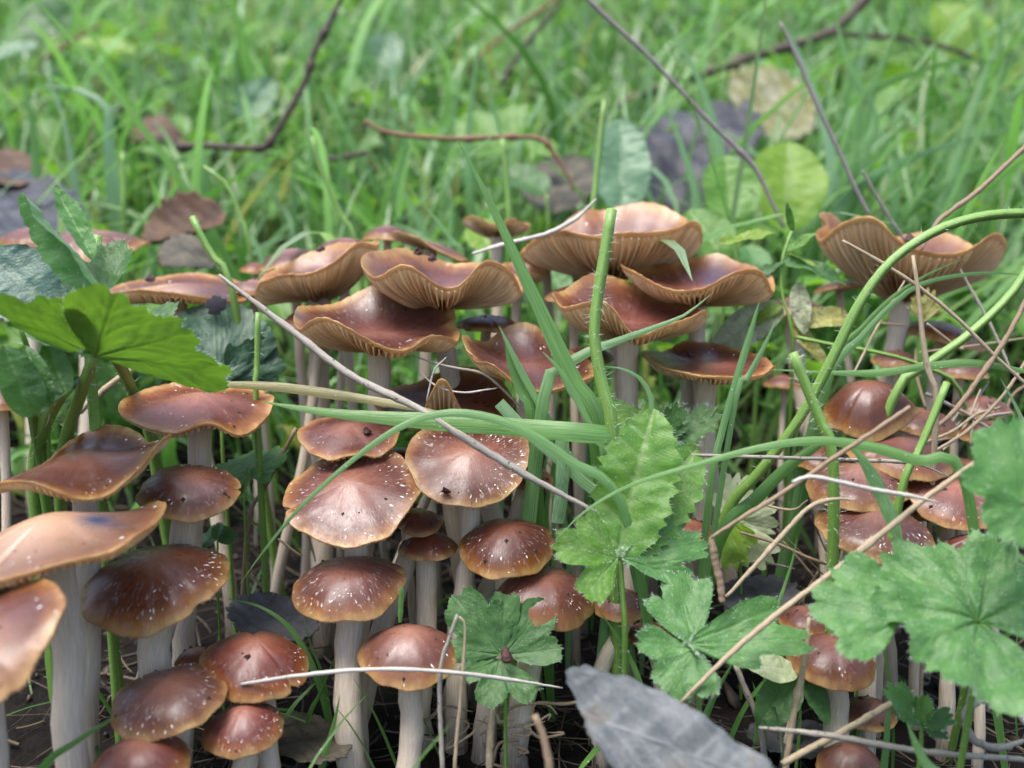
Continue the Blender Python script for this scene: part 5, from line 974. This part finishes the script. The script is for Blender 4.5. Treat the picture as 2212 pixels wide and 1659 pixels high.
for i in range(16):
    x, y = 1740 + 470 * rng.random(), 640 + 330 * rng.random(); a_ = rng.normal(-.9, .6); L_ = 90 + 160 * rng.random(); k_ = rng.normal(0, 14); dd = .30 + .05 * rng.random()
    straw('fine dry stem in the tangled thicket under the funnel shaped mushroom', [(x - L_ * math.cos(a_) / 2, y - L_ * math.sin(a_) / 2, dd), (x + k_, y + k_, dd + .004), (x + L_ * math.cos(a_) / 2, y + L_ * math.sin(a_) / 2, dd + .008)], 5 + 4 * rng.random(), dd, (S_TAN, S_BROWN, S_GREY)[i % 3], group=THICK, n=16, ends=(.6, .5))
LOW = 'fine straws over the dark soil gaps'
for i in range(22):
    x, y = (1560 + 320 * rng.random(), 1080 + 220 * rng.random()) if i % 2 else (480 + 200 * rng.random(), 1100 + 420 * rng.random()); a_ = rng.random() * 3.14; L_ = 60 + 110 * rng.random(); k_ = rng.normal(0, 12); dd = .285 + .025 * rng.random()
    straw('fine crooked straw in the dark gap between the mushroom groups', [(x - L_ * math.cos(a_) / 2, y - L_ * math.sin(a_) / 2, dd), (x + k_, y + k_, dd + .004), (x + L_ * math.cos(a_) / 2, y + L_ * math.sin(a_) / 2, dd + .006)], 4 + 4 * rng.random(), dd, (S_BROWN, S_GREY, S_TAN)[i % 3], group=LOW, n=16, ends=(.6, .4))
MIDB = 'thin upright blades among the stems in the middle'
for i in range(26):
    x = 1080 + 640 * rng.random(); y = 760 + 260 * rng.random(); dd = .31 + .05 * rng.random(); l_ = rng.normal(0, 40)
    grass_blade('thin upright grass blade growing among the stems of the middle mushrooms', [(x + l_, y), (x + l_ * .5, y + 90), (x, y + 200), (x, y + 260)], 8 + 8 * rng.random(), dd, tint=float(np.clip(.55 + .18 * rng.normal(), .2, .85)), group=MIDB, n=16)
straw('dark knotted twig with a sharp elbow in the left background', [(385, 318), (450, 316), (520, 320), (572, 318), (590, 296), (625, 240), (665, 160), (680, 110), (712, 50), (745, -20)], 17, .62, T_DARK, name='twig', cat='twig', n=70, nodes=(.02, .30, .36, .68, .82), ends=(1.2, .7))
straw('curved rusty twig lying over the grass behind the middle mushrooms', [(788, 262), (830, 284), (900, 295), (1000, 300), (1080, 296), (1165, 300), (1195, 330), (1222, 372), (1240, 410)], 13, .50, T_RUST, name='twig', cat='twig', n=60, nodes=(.45, .62, .78), ends=(.8, .5))
straw('straight grey twig slanting down to the largest back mushroom', [(1255, -15), (1330, 55), (1400, 120), (1480, 205), (1545, 275), (1625, 355), (1660, 420), (1692, 492)], 12, .42, T_GREY, name='twig', cat='twig', n=50, nodes=(.72,), ends=(1, .6))
straw('slim dry stem leaning over the funnel shaped mushroom', [(1685, 48), (1720, 120), (1760, 215), (1805, 310), (1845, 400), (1880, 470)], 11, .40, T_GREY, name='twig', cat='twig', ends=(.6, 1))
straw('short thin dry stem running down to the seed on the funnel shaped mushroom', [(1862, 368), (1895, 425), (1925, 475), (1960, 528)], 8, .385, T_GREY, name='twig', cat='twig')
straw('mossy dark branch lying across the far grass', [(1200, 290), (1290, 245), (1400, 200), (1520, 160), (1640, 120), (1740, 90), (1800, 65), (1850, 20), (1890, -30)], 24, .92, T_DARK, name='branch', cat='branch', n=60, nodes=(.3, .55, .7), ends=(.6, 1.2), lump=.25)
straw('thinner branch fork running right from the mossy branch', [(1800, 72), (1880, 78), (1960, 85), (2050, 105), (2130, 140)], 14, .90, T_DARK, name='branch', cat='branch', ends=(1, .4), lump=.2)
straw('far arching twig at the top of the grass', [(985, 175), (1050, 110), (1110, 60), (1180, 15), (1230, -20)], 11, .95, T_RUST, name='twig', cat='twig', ends=(.5, 1))
straw('far forked twig ending in a dark knot', [(1088, 180), (1100, 150), (1130, 105), (1165, 60), (1210, 10)], 12, .9, T_DARK, name='twig', cat='twig', ends=(1.4, .8), nodes=(.02,))
straw('rusty little twig in the upper left leaves', [(90, 130), (125, 110), (160, 85), (215, 55)], 10, .9, T_RUST, name='twig', cat='twig', nodes=(.25,))
straw('brown speckled twig entering at the right frame edge', [(2235, 300), (2180, 350), (2110, 415), (2060, 452), (2025, 480), (1990, 540)], 13, .33, S_BROWN, name='twig', cat='twig', nodes=(.62,), ends=(1.2, .4))
straw('dark broken twig piece low in the grass', [(700, 345), (740, 340), (790, 330)], 14, .62, T_DARK, name='twig', cat='twig', ends=(.6, 1))

# ================================================================ fallen leaves
D_GREY = mat_dead('dead_leaf_grey', (.038, .043, .045), (.072, .080, .080), (.13, .136, .134), 1.3, rough=.5, light_vein=True, blotch=(.075, .055, .035))
D_DARK = mat_dead('dead_leaf_dark', (.022, .022, .025), (.042, .041, .046), (.075, .072, .075), .6, rough=.5)
D_BROWN = mat_dead('dead_leaf_brown', (.035, .019, .011), (.07, .037, .020), (.13, .075, .042), .6)
D_ROT = mat_dead('dead_leaf_rotten', (.13, .12, .03), (.17, .17, .08), (.24, .24, .17), .9, trans=.1)
D_MUD = mat_dead('dead_leaf_mud', (.025, .022, .015), (.055, .048, .033), (.10, .085, .06), .8)
grey_leaf = dead_leaf('large grey leathery dead leaf lying in front at the lower edge', (1470, 1622, .196), (1704, 1710, .188), (1438, 1484, .206), D_GREY, ragged=.03, wrinkle=.02, curlu=.05, curlv=-.10, outline=[(0, 1.1), (40, .8), (80, .9), (110, 1.05), (132, 1.22), (146, 1.30), (158, 1.18), (172, 1.02), (200, 1.0), (270, 1.0), (330, 1.05)])
q0 = np.array(grey_leaf.location); q1 = at(1690, 1740, .188); q2 = q1 + np.array([.012, -.004, -.02]); q3 = np.array([q2[0] + .006, q2[1] + .004, float(gz(q2[0], q2[1])) - .002])
V_, F_, pc_ = tube_geo(spline([q1 - .3 * (q1 - q0), q1, q2, q3], 16), np.linspace(.0006, .0011, 16), 8, .1); mesh('petiole', V_, F_, T_GREY, grey_leaf, attrs=dict(pc=pc_), origin=q0)
dead_leaf('dusky violet dead leaf lying flat at the left behind the folded leaf', (50, 455, .52), (190, 470, .50), (40, 385, .60), D_DARK, outline=[(0, .95), (60, 1.1), (120, .9), (180, 1.1), (240, 1.), (300, 1.1)])
dead_leaf('upturned rust and cream dead leaf behind the patched mushroom', (400, 500, .47), (490, 478, .47), (405, 455, .485), D_BROWN, curlv=.5, ragged=.06)
dead_leaf('muddy dark dead leaf just behind the patched mushroom', (400, 545, .43), (465, 548, .43), (398, 510, .445), D_MUD, curlu=-.3, ragged=.05)
dead_leaf('large slate coloured dead leaf behind the far grass stems', (1505, 310, .68), (1640, 270, .70), (1500, 205, .74), D_DARK, curlu=.1, curlv=-.2, wrinkle=.05)
dead_leaf('rotting yellow and white leaf in the grass beyond the heart shaped leaf', (1665, 225, .74), (1760, 250, .74), (1660, 150, .78), D_ROT, ragged=.06, wrinkle=.05)
dead_leaf('reddish brown dead leaf at the far left in the grass', (25, 365, .62), (95, 372, .62), (25, 330, .68), D_BROWN, curlu=.2)
dead_leaf('curled mauve brown dead leaf in the grass over the knotted twig', (340, 280, .70), (400, 285, .70), (340, 255, .73), D_BROWN, curlu=-.4)
dead_leaf('brown dead leaf deep in the grass left of the largest back mushroom', (1210, 400, .60), (1290, 385, .60), (1205, 345, .65), D_MUD, curlu=.2)
dead_leaf('wet black dead leaf flat on the soil left of centre', (590, 1340, .290), (690, 1350, .285), (585, 1290, .305), D_DARK, ragged=.06, curlu=.1)
dead_leaf('wet black dead leaf on the soil under the bent straws', (1640, 1290, .300), (1730, 1290, .295), (1640, 1250, .315), D_DARK, ragged=.06, curlu=.1)
dead_leaf('purplish rotten leaf on the ground by the lower left mushrooms', (660, 1600, .262), (760, 1610, .258), (655, 1550, .28), D_MUD, ragged=.06)
dead_leaf('blackish dead leaf on the soil under the lower right straws', (1720, 1600, .275), (1830, 1610, .27), (1715, 1560, .29), D_DARK, ragged=.06)
# ================================================================ bud scales and crumbs on the caps
M_BUD = mat_straw('bud_scale', (.012, .005, .005), (.035, .012, .010), (.08, .03, .025), .2)
def bud(label, px, py, d, s=.0022):
    c = at(px, py, d); th = np.linspace(0, 2 * np.pi, 8, endpoint=False); V, F = [], []
    prof = ((0, 0), (.6, .15), (1, .5), (.8, 1.0), (.35, 1.5), (0, 1.9)); tl = rng.normal(0, .4, 2)
    for r, z in prof: V += [(s * (r * math.cos(t) * (1 + .25 * rng.normal()) + tl[0] * z), s * (r * math.sin(t) * (1 + .25 * rng.normal()) + tl[1] * z), s * z) for t in th]
    o = mesh('bud_scale', V, grid_faces(len(prof), 8, True), M_BUD, attrs=dict(pc=np.array(V) * 300), smooth=False); o.location = tuple(c); tag(o, label, 'bud scale')
bud('dark seed resting on the funnel shaped mushroom', 1963, 524, .350, .0020)
bud('dark bud scale stuck beside the curled lobe of the shaded mushroom', 972, 872, .296, .0024)
bud('two toned bud scale on the flat topped mushroom', 1493, 772, .318, .0014)
bud('black crumb lying on the rippled mushroom', 905, 552, .335, .0018)
bud('second black crumb on the rippled mushroom', 935, 566, .330, .0015)
bud('black crumb on the climbing gilled mushroom', 690, 545, .355, .0015)
bud('dark bud scale on the small wavy mushroom', 795, 938, .284, .0013)
bud('dark bud scale on the shiny trifoliate leaf', 1095, 1432, .250, .0020)
bud('red brown seed near the rim of the scalloped mushroom', 965, 1066, .266, .0013)
bud('soil crumb on the patched mushroom', 325, 610, .348, .0018)
